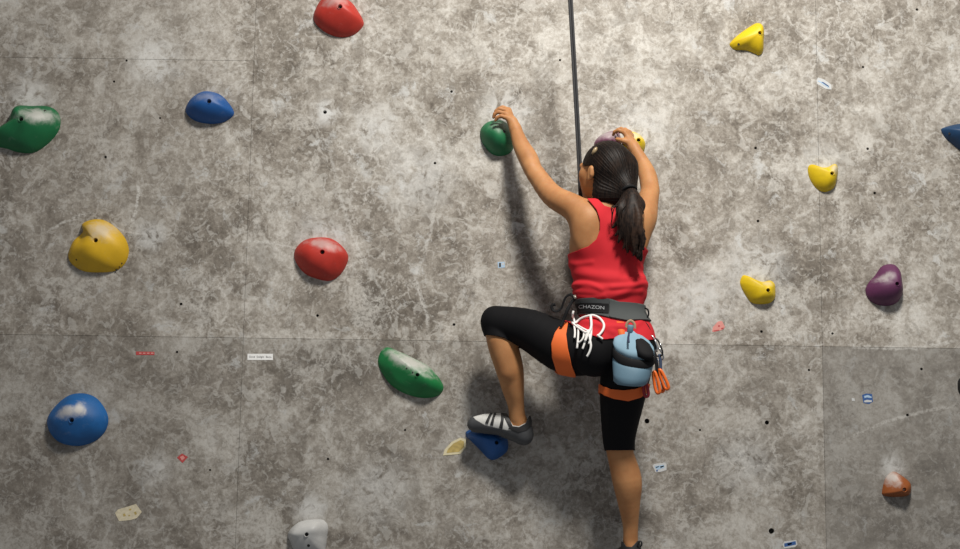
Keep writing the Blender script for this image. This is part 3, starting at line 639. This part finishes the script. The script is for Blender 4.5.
def garment(name, F, iso, polys, d, mat, parent, thick=0.002, disp=None, keep=None, g=grid, smooth=1):
    v, q = g.mesh(F, iso); v = relax(v, q, smooth, 0.5)
    s = np.full(len(v), -1.0)
    for poly in polys: s = np.maximum(s, poly_sd(PXZ(poly, d), v[:, 0], v[:, 2]))
    if disp is not None: v = v + normals(v, q)*disp(v)[:, None]
    cv, cf = clip(v, q, s)
    if keep: cv, cf = biggest(cv, cf, keep)
    o = mesh_obj(name, cv, cf, mat, parent)
    if thick: solidify(o, thick)
    return o
SHIRT = [(587, 199), (596, 212), (599, 222), (599, 232), (595.5, 241), (588, 247.5), (576, 251), (555, 253), (556, 300), (564, 318), (575, 327), (590, 337), (602, 341.5), (622, 339), (645, 342), (664, 338), (664, 251), (650, 251), (642, 246), (635, 238), (631, 226), (632, 214), (637, 200), (627, 199), (621, 206), (613, 209.5), (604, 207), (597, 199)]
FOLDS = [((566, 268), (610, 280), (650, 276), 4.0, 0.006), ((568, 278), (600, 288), (648, 283), 3.5, 0.007), ((570, 288), (606, 294), (640, 290), 3.0, 0.006), ((572, 262), (590, 272), (616, 276), 4.0, 0.004), ((628, 262), (636, 276), (648, 292), 4.0, 0.004), ((600, 300), (625, 292), (650, 268), 3.0, 0.004),
         ((570, 322), (590, 324), (612, 333), 3.0, 0.004), ((575, 316), (600, 326), (625, 328), 2.5, 0.004), ((640, 322), (632, 330), (628, 340), 3.0, 0.004), ((600, 240), (605, 255), (600, 268), 6.0, 0.002), ((568, 284), (588, 283), (602, 290), 2.0, 0.004), ((612, 288), (630, 286), (648, 280), 2.2, 0.004), ((570, 292), (590, 297), (604, 296), 2.0, 0.004), ((567, 258), (578, 262), (592, 262), 2.5, 0.003), ((636, 258), (642, 264), (650, 266), 2.5, 0.003)]
FC = [(PXZ(catmull([a, b, c], 8), 0.42), w/236.0, amp) for a, b, c, w, amp in FOLDS]
def shirt_disp(v):
    out = np.zeros(len(v)); x, z = v[:, 0], v[:, 2]
    for cu, w, amp in FC:
        d = np.full(len(v), 1e9)
        for a, b in zip(cu[:-1], cu[1:]):
            e = b-a; t = np.clip(((x-a[0])*e[0]+(z-a[1])*e[1])/(e@e), 0, 1); d = np.minimum(d, np.hypot(x-a[0]-t*e[0], z-a[1]-t*e[1]))
        out += amp*np.exp(-(d/w)**2)
    zb = P(610, 306, 0.4)[2]; return 1.2*out*np.clip(np.abs(z-zb)/0.03, 0, 1)
top = garment('tank_top', F_clo, 0.007, [SHIRT], 0.40, M_SHIRT, person, 0.003, shirt_disp, keep=2)
LEGG = [(470, 292), (540, 296), (566, 306), (580, 308), (660, 308), (676, 360), (666, 420), (645, 449), (620, 449.8), (598, 449), (594, 400), (588, 388), (562, 384), (533, 360), (521, 344.5), (512, 340), (504, 336), (494, 333.5), (482, 331), (470, 326)]
leggings = garment('leggings', F_core, 0.004, [LEGG], 0.36, M_LEG, person, 0.002, keep=2)

# hair
hg = Grid(P(572, 225, 0.50), P(660, 125, 0.18), 0.003)
hg = Grid((hg.o[0], -0.54, P(610, 272, 0.4)[2]), (P(655, 130, 0.2)[0], -0.17, P(610, 130, 0.3)[2]), 0.003)
tie = P(628, 189, 0.43)
cap = [('e', H(-0.012, -0.004, 0.016), (0.110, 0.094, 0.112), HM, 0.02), ('e', H(-0.045, -0.012, -0.005), (0.085, 0.088, 0.100), HM, 0.03), ('c', H(-0.045, -0.01, -0.05), 0.062, H(-0.06, -0.02, -0.085), 0.035, 0.03), ('c', tie, 0.030, H(-0.06, -0.02, -0.02), 0.07, 0.04), C((603, 194, 0.375), 0.050, (622, 197, 0.405), 0.042, 0.04), C((630, 164, 0.35), 0.022, (627, 186, 0.40), 0.030, 0.04)]
F_cap = hg.fill(cap)
v, q = hg.mesh(F_cap); v = relax(v, q, 1)
rel = v - HC; f_, l_, u_ = rel @ HF, rel @ HL, rel @ HU
axis = tie - H(0.0, 0, 0.03); axis /= np.linalg.norm(axis); e1 = np.cross(axis, [0, 0, 1.0]); e1 /= np.linalg.norm(e1); e2 = np.cross(axis, e1)
w_ = v - tie; an = np.arctan2(w_ @ e2, w_ @ e1); rr = np.linalg.norm(w_, axis=1)
rnd = random.Random(3); ds = np.zeros(len(v))
for i in range(16): ds += np.sin(an*rnd.choice([17, 29, 37, 44, 53, 61, 70]) + rnd.uniform(0, 6.28) + rr*rnd.uniform(-14, 14))*0.0002
v = v + normals(v, q)*(ds*np.clip(rr/0.05, 0.2, 1))[:, None]
s = np.minimum(np.maximum(0.040 + 0.85*u_, -0.028) - f_, u_ + 0.150)
s = np.where((np.abs(l_) > 0.06) & (f_ > -0.022) & (u_ < 0.012) & (u_ > -0.08), np.minimum(s, np.maximum(-0.022 - f_, u_ - 0.012)), s)
cv, cf = clip(v, q, s); cv, cf = biggest(cv, cf)
hair = mesh_obj('hair', cv, cf, M_HAIR, person); solidify(hair, 0.010, -1.0)
pony_core = chain([(628.5, 190, 0.43, 0.022), (632, 200, 0.455, 0.036), (630, 218, 0.465, 0.048), (630, 233, 0.462, 0.042), (637, 250, 0.455, 0.022), (641, 260, 0.45, 0.006)], 0.02)
F_p = hg.fill(pony_core)
rnd = random.Random(11)
ENDS = [(615, 236), (618, 243), (623, 249), (628, 253), (633, 256), (637, 258), (641, 261), (644, 250), (646, 240), (612, 228), (626, 246), (640, 252), (634, 250), (645, 232), (620, 232)]
for i, (ex, ey) in enumerate(ENDS):
    fr = i/len(ENDS); s1 = rnd.uniform(-1, 1); dd = rnd.uniform(-0.015, 0.028)
    a = (628.5, 190, 0.435); mx = 630 + (ex-630)*0.75 + rnd.uniform(-5, 5)
    pts = catmull([(628.5, 190, 0.435), (630 + (ex-630)*0.55 + 2, 203, 0.465+dd*0.6), (mx + 2.5*s1, 190+(ey-190)*0.5, 0.478+dd), (mx - 3.0*s1, 190+(ey-190)*0.76, 0.475+dd), (ex, ey, 0.462+dd)], 5)
    rs = np.interp(np.linspace(0, 1, len(pts)), [0, 0.3, 0.65, 1], [0.012, 0.017, 0.015, 0.003])
    for j in range(len(pts)-1): hg.put(F_p, C(tuple(pts[j]), rs[j], tuple(pts[j+1]), rs[j+1], 0.004), 0.01)
v, q = hg.mesh(F_p); v = relax(v, q, 1, 0.4); v, cf = biggest(v, [tuple(x) for x in q])
pony = mesh_obj('ponytail', v, cf, M_PONY, hair)
mb = MB()
for i in range(40):
    ex, ey = rnd.choice(ENDS); ex += rnd.uniform(-1.5, 1.5); ey += rnd.uniform(-4, 3); dd = rnd.uniform(0.0, 0.022); s1 = rnd.uniform(-0.4, 0.4)
    pts = catmull([(628.5+rnd.uniform(-3, 3), 192, 0.45), (630 + (ex-630)*0.6 + rnd.uniform(-4, 5), 204, 0.48+dd*0.7), (630+(ex-630)*0.9 + 4*s1, 190+(ey-190)*0.5, 0.488+dd), (630+(ex-630)*0.95 - 4*s1, 190+(ey-190)*0.77, 0.478+dd), (ex, ey, 0.462+dd)], 5)
    W = np.array([P(*p) for p in pts]); tube(mb, W, np.interp(np.linspace(0, 1, len(W)), [0, .5, 1], [0.0016, 0.0018, 0.0005]), 5)
mb.build('loose_strands', M_PONY, pony)
mb = MB(); tv = P(630.5, 196, 0.45) - tie; tv /= np.linalg.norm(tv); e1 = np.cross(tv, [0, 1.0, 0]); e1 /= np.linalg.norm(e1); e2 = np.cross(tv, e1)
ringp = [P(629, 191, 0.44) + 0.029*(math.cos(a)*e1 + math.sin(a)*e2) for a in np.linspace(0, 2*math.pi, 25)[:-1]]
tube(mb, ringp, 0.006, 8, closed=True); mb.build('hair_tie', M_HARNB, hair)
cy = hg.near_y(F_cap, *P(594.6, 151, 0.38)[[0, 2]]); q = P(594.6, 151, -(cy if cy else -0.4)); mb = MB()
tube(mb, np.array([q + [-0.010, -0.001, -0.014], q + [-0.002, -0.005, -0.004], q + [0.004, -0.006, 0.006], q + [0.008, -0.001, 0.014]]), [0.005, 0.0085, 0.0085, 0.004], 8)
mb.build('hair_clip', simple('horn_clip', (0.30, 0.22, 0.12), 0.3), hair)

# shoes
def shoe(prims, box_lo, box_hi):
    g = Grid(box_lo, box_hi, 0.003); return g, g.fill(prims)
M_RUB = simple('shoe_rubber', (0.050, 0.052, 0.056), 0.55, 0.3, 40); M_UP = simple('shoe_suede', (0.55, 0.55, 0.53), 0.8, 0.2, 120); M_STR = simple('shoe_strap', (0.014, 0.014, 0.015), 0.6); M_LIN = simple('shoe_lining', (0.45, 0.30, 0.22), 0.85)
sp = chain([(520.5, 420, 0.14, 0.036), (523, 433, 0.135, 0.034)], 0.02) + chain([(521, 430, 0.135, 0.037), (503, 424.5, 0.115, 0.039), (486, 423.5, 0.10, 0.034), (475, 424.2, 0.09, 0.025)], 0.03) + [C((524, 437, 0.135), 0.026, (508, 431, 0.12), 0.022, 0.02)]
b0 = P(458, 458, 0.1); b1 = P(540, 400, 0.1)
gs, F_s = shoe(sp, (b0[0], -0.22, b0[2]), (b1[0], -0.01, b1[2]))
shoe_l = garment('climbing_shoe', F_s, 0.003, [[(460, 405), (477, 410), (490, 413), (499, 410), (505, 410.5), (508, 417), (513, 426), (519, 426.5), (525, 423.5), (530, 417), (540, 417), (540, 455), (460, 455)]], 0.15, M_UP, person, 0.002, g=gs, keep=1)
shoe_l['label'] = 'grey climbing shoe with pale panels on the raised foot'
garment('rubber_rand', F_s, 0.0055, [[(460, 410), (471, 414), (476, 419.5), (485, 425), (497, 428), (508, 430.5), (518, 431), (527, 429), (534, 424), (540, 430), (540, 455), (460, 455)]], 0.15, M_RUB, shoe_l, 0.002, g=gs, keep=1)
for nm, poly in [('strap', [(485, 423), (489, 415), (491.5, 411), (493, 412), (491, 416), (488, 424)]), ('strap', [(490, 425), (492.5, 417), (495, 411), (497, 411), (494.5, 418), (493, 426)]), ('strap', [(499, 428), (501, 420), (501, 409), (505, 409), (504, 418), (502.5, 429)]), ('strap', [(504, 409), (507, 413), (514, 430), (510.5, 430), (505, 419), (502, 411)])]:
    garment(nm, F_s, 0.0065, [poly], 0.15, M_STR, shoe_l, 0.0015, g=gs)
garment('collar', F_s, 0.006, [[(508, 428.5), (512.5, 426.5), (519, 427.5), (525, 424), (529, 416), (531.5, 416), (531, 426), (526, 431), (518, 433)]], 0.15, M_STR, shoe_l, 0.003, g=gs)
sr = chain([(630.5, 544, 0.185, 0.033), (632, 554, 0.19, 0.035)], 0.02) + chain([(631, 553, 0.175, 0.037), (625, 557, 0.12, 0.038), (617, 560, 0.07, 0.030)], 0.03)
b0 = P(600, 578, 0.1); b1 = P(652, 532, 0.1)
gr, F_r = shoe(sr, (b0[0], -0.26, b0[2]), (b1[0], -0.005, b1[2]))
shoe_r = garment('climbing_shoe', F_r, 0.003, [[(598, 549), (616, 542), (622, 540.5), (626, 546.5), (631, 547), (634, 544), (637, 541), (650, 541), (650, 580), (598, 580)]], 0.2, M_STR, person, 0.002, g=gr)
mb = MB(); tube(mb, np.array([P(*p) for p in catmull([(637.5, 546, 0.222), (639, 542, 0.23), (641, 541.5, 0.232), (641.8, 544, 0.23), (640.5, 547, 0.222)], 5)]), 0.0035, 6); mb.build('pull_loop', M_STR, shoe_r)

# ---------------------------------------------------------------- harness and gear
harness = empty('climbing_harness', P(610, 309, 0.33))
tag(harness, 'grey climbing harness with orange leg loops around the climber', 'harness')
F_waist = grid.fill(torso[:3])
belt = garment('waist_belt', F_core, 0.010, [[(550, 293), (575, 296.4), (602, 297), (612, 299), (619, 301.4), (646, 302), (662, 303), (662, 318), (642.5, 320), (626, 321.5), (611.5, 318.7), (600.5, 315.5), (575, 311), (550, 307)]], 0.43, M_HARN, harness, 0.006, keep=1)
garment('belt_padding', F_core, 0.0155, [[(609.5, 299.2), (619, 301.8), (646, 302.6), (662, 303.6), (662, 317.4), (642.5, 319.4), (626, 320.8), (611.5, 318), (609, 317)]], 0.43, cloth('padding_grey', (0.055, 0.062, 0.062)), harness, 0.003)
lp = garment('label_patch', F_core, 0.0160, [[(574.5, 300.6), (609, 303.6), (608.6, 313.6), (574.5, 309.8)]], 0.43, M_HARNB, harness, 0.0015)
v, f = text_mesh('CHAZON', 0.027); c = P(592, 306.4, 0.43); pts = []
for w in v:
    x = c[0] + w[0]*0.86; z = c[2] + w[1]*0.72 - w[0]*0.10; y = grid.near_y(F_core, x, z, 0.0180); pts.append((x, y if y else c[1], z))
mesh_obj('lettering', pts, f, simple('woven_letters', (0.36, 0.37, 0.38), 0.8), lp, False)
garment('leg_loop', F_core, 0.008, [[(565, 322), (559, 327.5), (555, 333), (551.5, 344), (552.5, 357), (557, 369), (566, 377), (579, 381), (577.5, 376), (571.5, 365.6), (567.5, 349), (566, 335), (568.5, 322)]], 0.40, M_ORANGE, harness, 0.004)
garment('leg_loop', F_core, 0.008, [[(594, 377), (598, 379), (604, 385.5), (611, 389), (623, 390.5), (635, 389), (644, 385.4), (652, 382), (652, 390), (644, 393.5), (641, 397), (628, 401), (614.6, 398.7), (606, 395), (600, 390), (594, 388)]], 0.40, M_ORANGE, harness, 0.004)
def surf(px, py, off, d=0.42):
    p = P(px, py, d); y = grid.near_y(F_core, p[0], p[2], off); return p if y is None else P(px, py, -y)
mb = MB(); tube(mb, np.array([P(*p) for p in catmull([(574, 297, 0.39), (570.5, 294.6, 0.38), (566, 297, 0.37), (563.5, 302, 0.365), (561.5, 308, 0.36), (557, 311, 0.355), (553, 310, 0.35), (552, 305.5, 0.35), (555.5, 304.5, 0.35)], 6)]), 0.0065, 8, flat=0.35)
mb.build('webbing_tail', M_HARNB, harness)
mb = MB(); tube(mb, np.array([P(*p) for p in catmull([(575.5, 298, 0.40), (571, 303, 0.40), (567, 311, 0.405), (563.5, 320, 0.40), (560.5, 327, 0.405)], 6)]), 0.0065, 8, flat=0.35)
mb.build('leg_strap', M_HARNB, harness)
mb = MB(); tube(mb, np.array([P(*p) for p in [(574.5, 295.5, 0.405), (575.5, 298.5, 0.41)]]), 0.006, 8); mb.build('buckle', simple('buckle_metal', (0.45, 0.42, 0.36), 0.35, Metallic=0.8), harness)
mb = MB(); tube(mb, np.array([P(*p) for p in catmull([(645, 308, 0.38), (648, 310, 0.39), (648.5, 315, 0.39), (646, 318.5, 0.385), (643.5, 317, 0.38)], 6)]), 0.0035, 8); mb.build('gear_loop', M_HARNB, harness)
mb = MB()   # orange riser tab under the belt
tp = [surf(616.5, 321, 0.012), surf(624, 322, 0.012), surf(618.5, 333, 0.013), surf(625, 333, 0.013), surf(620, 343, 0.014), surf(626.5, 343, 0.014)]
mb.add(tp + [q + np.array([0, 0.005, 0]) for q in tp], [(0, 1, 3, 2), (2, 3, 5, 4), (6, 8, 9, 7), (8, 10, 11, 9), (0, 2, 8, 6), (2, 4, 10, 8), (1, 7, 9, 3), (3, 9, 11, 5), (0, 6, 7, 1), (4, 5, 11, 10)]); mb.build('riser_tab', M_ORANGE, harness)
mb = MB(); tube(mb, np.array([P(*p) for p in catmull([(643, 320, 0.40), (648, 326, 0.41), (651.5, 334, 0.41), (655, 342, 0.40), (657, 352, 0.39)], 6)]), 0.003, 8); mb.build('gear_loop', M_HARNB, harness)

# white cord bundle
M_CORD = simple('white_cord', (0.78, 0.77, 0.75), 0.8, 0.06, 300)
cordb = empty('cord_bundle', P(588, 325, 0.44)); tag(cordb, 'bundle of looped white cord hanging from the belt on her left hip', 'cord')
def cord(name, pts, r=0.0043, off=0.018):
    W = []
    for x, y in catmull([(a, b) for a, b in pts], 6):
        W.append(surf(x, y, off))
    W = np.array(W)
    for _ in range(3): W[1:-1] = (W[:-2]+2*W[1:-1]+W[2:])/4
    mb = MB(); tube(mb, W, r, 8); return mb.build(name, M_CORD, cordb)
cord('loop', [(575, 323.5), (581, 318.5), (588, 316), (594, 315.4), (600, 318.5), (603.8, 324), (603.4, 329), (600.5, 333.5), (597.6, 336)], 0.0050, 0.020)
cord('tail', [(597, 335), (600, 337), (602.8, 339)], 0.004, 0.02)
cord('loop', [(571.5, 322), (576, 326), (581, 329.5), (586, 332.5), (588, 331), (583, 328.5), (577, 325)], 0.0042, 0.022)
cord('tail', [(573.5, 311), (572.5, 316), (574.5, 321), (574, 324)], 0.0045, 0.02)
cord('tail', [(590.5, 316), (591.3, 322), (591, 328), (588, 334), (585, 341)], 0.0052, 0.024)
cord('tail', [(574, 324), (575, 332), (574.5, 338)]); cord('tail', [(578.5, 327), (578, 338), (577, 348.5)]); cord('tail', [(586.5, 333), (585, 342), (582.5, 349)])
cord('tail', [(588.5, 330), (590, 340), (591, 346), (589.5, 352), (587, 356.5)], 0.0045, 0.02); cord('tail', [(591.5, 327), (591, 336), (589, 344)]); cord('tail', [(577.5, 343), (581, 341), (583.5, 337), (584, 332)], 0.0038)

# chalk bag
M_BAG = cloth('blue_bag_nylon', (0.115, 0.205, 0.275), 0.6, 0.15, 500, 0.2); M_BAGL = cloth('pale_bag_lining', (0.21, 0.34, 0.43), 0.8, 0.12)
bag = empty('chalk_bag', P(632, 383, 0.49)); tag(bag, 'light blue chalk bag with black rim hanging behind her hips', 'chalk bag')
def loft(mb, secs, sides=40, cap0=True, cap1=True, mi=0):
    vs = []; fs = []
    for (c, u, w, rip, nr, ph) in secs:
        for k in range(sides):
            a = 2*math.pi*k/sides; m = 1 + rip*math.sin(nr*a+ph); vs.append(c + m*(math.cos(a)*u + math.sin(a)*w))
    for i in range(len(secs)-1):
        for k in range(sides): k2 = (k+1) % sides; fs.append((i*sides+k, i*sides+k2, (i+1)*sides+k2, (i+1)*sides+k))
    if cap0: fs.append(tuple(range(sides))[::-1])
    if cap1: fs.append(tuple((len(secs)-1)*sides+k for k in range(sides)))
    mb.add(vs, fs, mi)
def sec(px, py, d, rx, ry, tilt=0.0, roll=0.0, rip=0.0, nr=5, ph=0.0):
    """ellipse section of the bag: rx across, ry in depth, tilt tips its near edge down"""
    u = np.array([math.cos(roll), 0, math.sin(roll)])*rx; w = np.array([0, -math.cos(tilt), -math.sin(tilt)])*ry
    return (P(px, py, d), u, w, rip, nr, ph)
BD = 0.475
mb = MB()
loft(mb, [sec(630, 385.5, BD, 0.035, 0.030, 0.2, -0.05), sec(630, 385, BD, 0.052, 0.042, 0.2, -0.05, 0.01), sec(630.2, 382, BD, 0.066, 0.050, 0.25, -0.05, 0.02), sec(631, 375, BD, 0.073, 0.055, 0.35, -0.08, 0.035, 5, 1), sec(632.5, 365, BD, 0.078, 0.058, 0.55, -0.12, 0.03, 4, 2), sec(634.2, 354.5, BD, 0.082, 0.060, 0.75, -0.16, 0.01)])
mb.build('pouch', M_BAG, bag)
mb = MB()
loft(mb, [sec(633.4, 358.8, BD, 0.0835, 0.0625, 0.75, -0.14), sec(633.5, 357.8, BD, 0.086, 0.065, 0.75, -0.14), sec(634.6, 351.5, BD, 0.087, 0.066, 0.75, -0.15), sec(634.8, 350.5, BD, 0.084, 0.063, 0.75, -0.15)])
mb.build('rim_band', M_HARNB, bag)
mb = MB()
loft(mb, [sec(634.6, 352, BD, 0.081, 0.060, 0.75, -0.15), sec(633.0, 344, BD-0.005, 0.080, 0.054, 0.7, -0.12, 0.04, 7, 0.5), sec(631.6, 338.5, BD-0.012, 0.066, 0.042, 0.6, -0.10, 0.08, 7, 0.5), sec(630.8, 334, BD-0.02, 0.038, 0.025, 0.5, -0.05, 0.12, 7, 0.5), sec(630.6, 330.5, BD-0.022, 0.018, 0.014, 0.3, 0, 0.10, 7, 0.5)])
mb.build('closure_collar', M_BAGL, bag)
mb = MB()
loft(mb, [sec(645, 356.5, BD+0.028, 0.036, 0.030, 0.6, -0.25), sec(644.5, 349, BD+0.022, 0.037, 0.028, 0.6, -0.25), sec(642.8, 342.5, BD+0.012, 0.030, 0.022, 0.6, -0.3), sec(640.5, 338.6, BD, 0.014, 0.013, 0.6, -0.3)], 24)
mb.build('zip_pocket', M_HARNB, bag)
mb = MB(); lathe(mb, [(0.010, -0.016), (0.0125, -0.012), (0.0125, 0.012), (0.010, 0.016)], P(630.3, 329, BD-0.012), (0.1, -0.25, 1), 16); mb.build('cord_lock', M_BAG, bag)
mb = MB(); tube(mb, np.array([P(*p) for p in catmull([(626.5, 331, BD-0.02), (626.8, 324, BD-0.015), (630.5, 320.8, BD-0.012), (634.3, 324, BD-0.015), (634.6, 331, BD-0.02)], 6)]), 0.0058, 8, flat=0.4); mb.build('hanging_loop', simple('tan_webbing', (0.40, 0.27, 0.17), 0.8), bag)
mb = MB(); tube(mb, np.array([P(*p) for p in catmull([(629, 333, BD+0.012), (628.4, 338, BD+0.032), (628.8, 342.5, BD+0.05)], 5)]), 0.0042, 8, flat=0.6); mb.build('draw_cord', simple('navy_cord', (0.015, 0.02, 0.06), 0.8), bag)

# quickdraws
M_ALU = simple('brushed_alloy', (0.55, 0.56, 0.58), 0.3, 0.05, Metallic=0.9); M_BLK = simple('black_alloy', (0.02, 0.02, 0.022), 0.35, Metallic=0.5); M_OAL = simple('orange_alloy', (0.78, 0.15, 0.02), 0.4, 0.05, Metallic=0.1); M_RAL = simple('dark_red_alloy', (0.30, 0.015, 0.03), 0.4, 0.05, Metallic=0.1)
M_NAVY = cloth('navy_sling', (0.03, 0.05, 0.10), 0.8); M_DRED = cloth('dark_red_sling', (0.22, 0.01, 0.02), 0.8)
def carabiner(p, q, w, d, r, mat, parent, name):
    """oval snap link between two photo points, w = width in metres"""
    a, b = P(p[0], p[1], d), P(q[0], q[1], d); ax = b-a; L = np.linalg.norm(ax); ax /= L; sd = np.cross(ax, [0, 1.0, 0]); sd /= np.linalg.norm(sd)
    sd = sd*0.85 + np.array([0, -0.5, 0]); sd /= np.linalg.norm(sd)
    pts = []
    for t in np.linspace(0, 2*math.pi, 33)[:-1]:
        cx = math.copysign(abs(math.cos(t))**0.7, math.cos(t)); sx = math.copysign(abs(math.sin(t))**0.7, math.sin(t))
        pts.append((a+b)/2 - ax*cx*L/2 + sd*sx*w/2*(1.0 - 0.25*cx))
    mb = MB(); tube(mb, np.array(pts), r, 8, closed=True); o = mb.build(name, mat, parent)
    mb = MB(); g0 = (a+b)/2 + sd*w*0.52 + ax*L*0.22; g1 = (a+b)/2 + sd*w*0.52 - ax*L*0.22; tube(mb, np.array([g0, g1]), r*0.8, 6); mb.build('gate', M_ALU, o)
    return o
QD = [((650.5, 336), (654.5, 351), (654, 350), (657, 375), (654, 372), (658.5, 393), 0.425, M_ALU, M_HARNB, M_OAL, 'orange tipped quickdraw hanging nearest the chalk bag'),
      ((655, 339), (660, 356), (659.5, 354), (660.5, 373), (659.5, 370), (667.5, 389), 0.40, M_BLK, M_NAVY, M_OAL, 'orange tipped quickdraw hanging furthest right on the gear loop'),
      ((653, 344), (661.5, 360), (656, 358), (657.5, 376), (657, 370), (662.5, 391.5), 0.375, M_ALU, M_NAVY, M_OAL, 'quickdraw hanging in the middle behind the two orange ends'),
      ((647, 350), (648, 366), (647.5, 364), (646, 384), (644.6, 381), (646.8, 396.5), 0.41, M_BLK, M_DRED, M_RAL, 'dark red tipped quickdraw below the chalk bag')]
for a, b, c, d_, e, f_, dd, m1, m2, m3, lab_ in QD:
    qd = empty('quickdraw', P(a[0], a[1], dd)); tag(qd, lab_, 'quickdraw', 'quickdraws on the gear loop')
    carabiner(a, b, 0.030, dd, 0.0036, m1, qd, 'upper_carabiner')
    mb = MB(); W = [P(c[0]+(d_[0]-c[0])*t + 0.6*math.sin(t*3), c[1]+(d_[1]-c[1])*t, dd) for t in np.linspace(0, 1, 7)]; tube(mb, np.array(W), 0.0062, 8, flat=0.4); mb.build('sling', m2, qd)
    carabiner(e, f_, 0.017, dd, 0.0068, m3, qd, 'lower_carabiner')

# ---------------------------------------------------------------- rope
def rope_material():
    t = NT('rope_sheath'); w = t.n('ShaderNodeTexWave', i_Vector=t.vscale((60, 60, 90)), i_Scale=1.2, i_Distortion=1.0).outputs['Fac']
    return t.out(t.mix(w, (0.022, 0.022, 0.024), (0.075, 0.075, 0.078)), 0.8, w, 0.4, 0.002)
M_ROPE = rope_material(); rope = empty('climbing_rope', P(580, 200, 0.20)); tag(rope, 'dark grey climbing rope running up from the climber to the top edge', 'rope')
for dx, r in ((-0.0052, 0.0052), (0.0052, 0.0052)):
    pts = np.array([P(*p) for p in catmull([(567.8, -45, 0.42), (570.4, 0, 0.38), (575, 80, 0.305), (579.6, 165, 0.225), (581.6, 205, 0.19), (588, 262, 0.19), (596, 308, 0.205)], 10)])
    mb = MB(); tube(mb, pts + [dx, 0.001 if dx > 0 else 0, 0], r, 8); mb.build('strand', M_ROPE, rope)
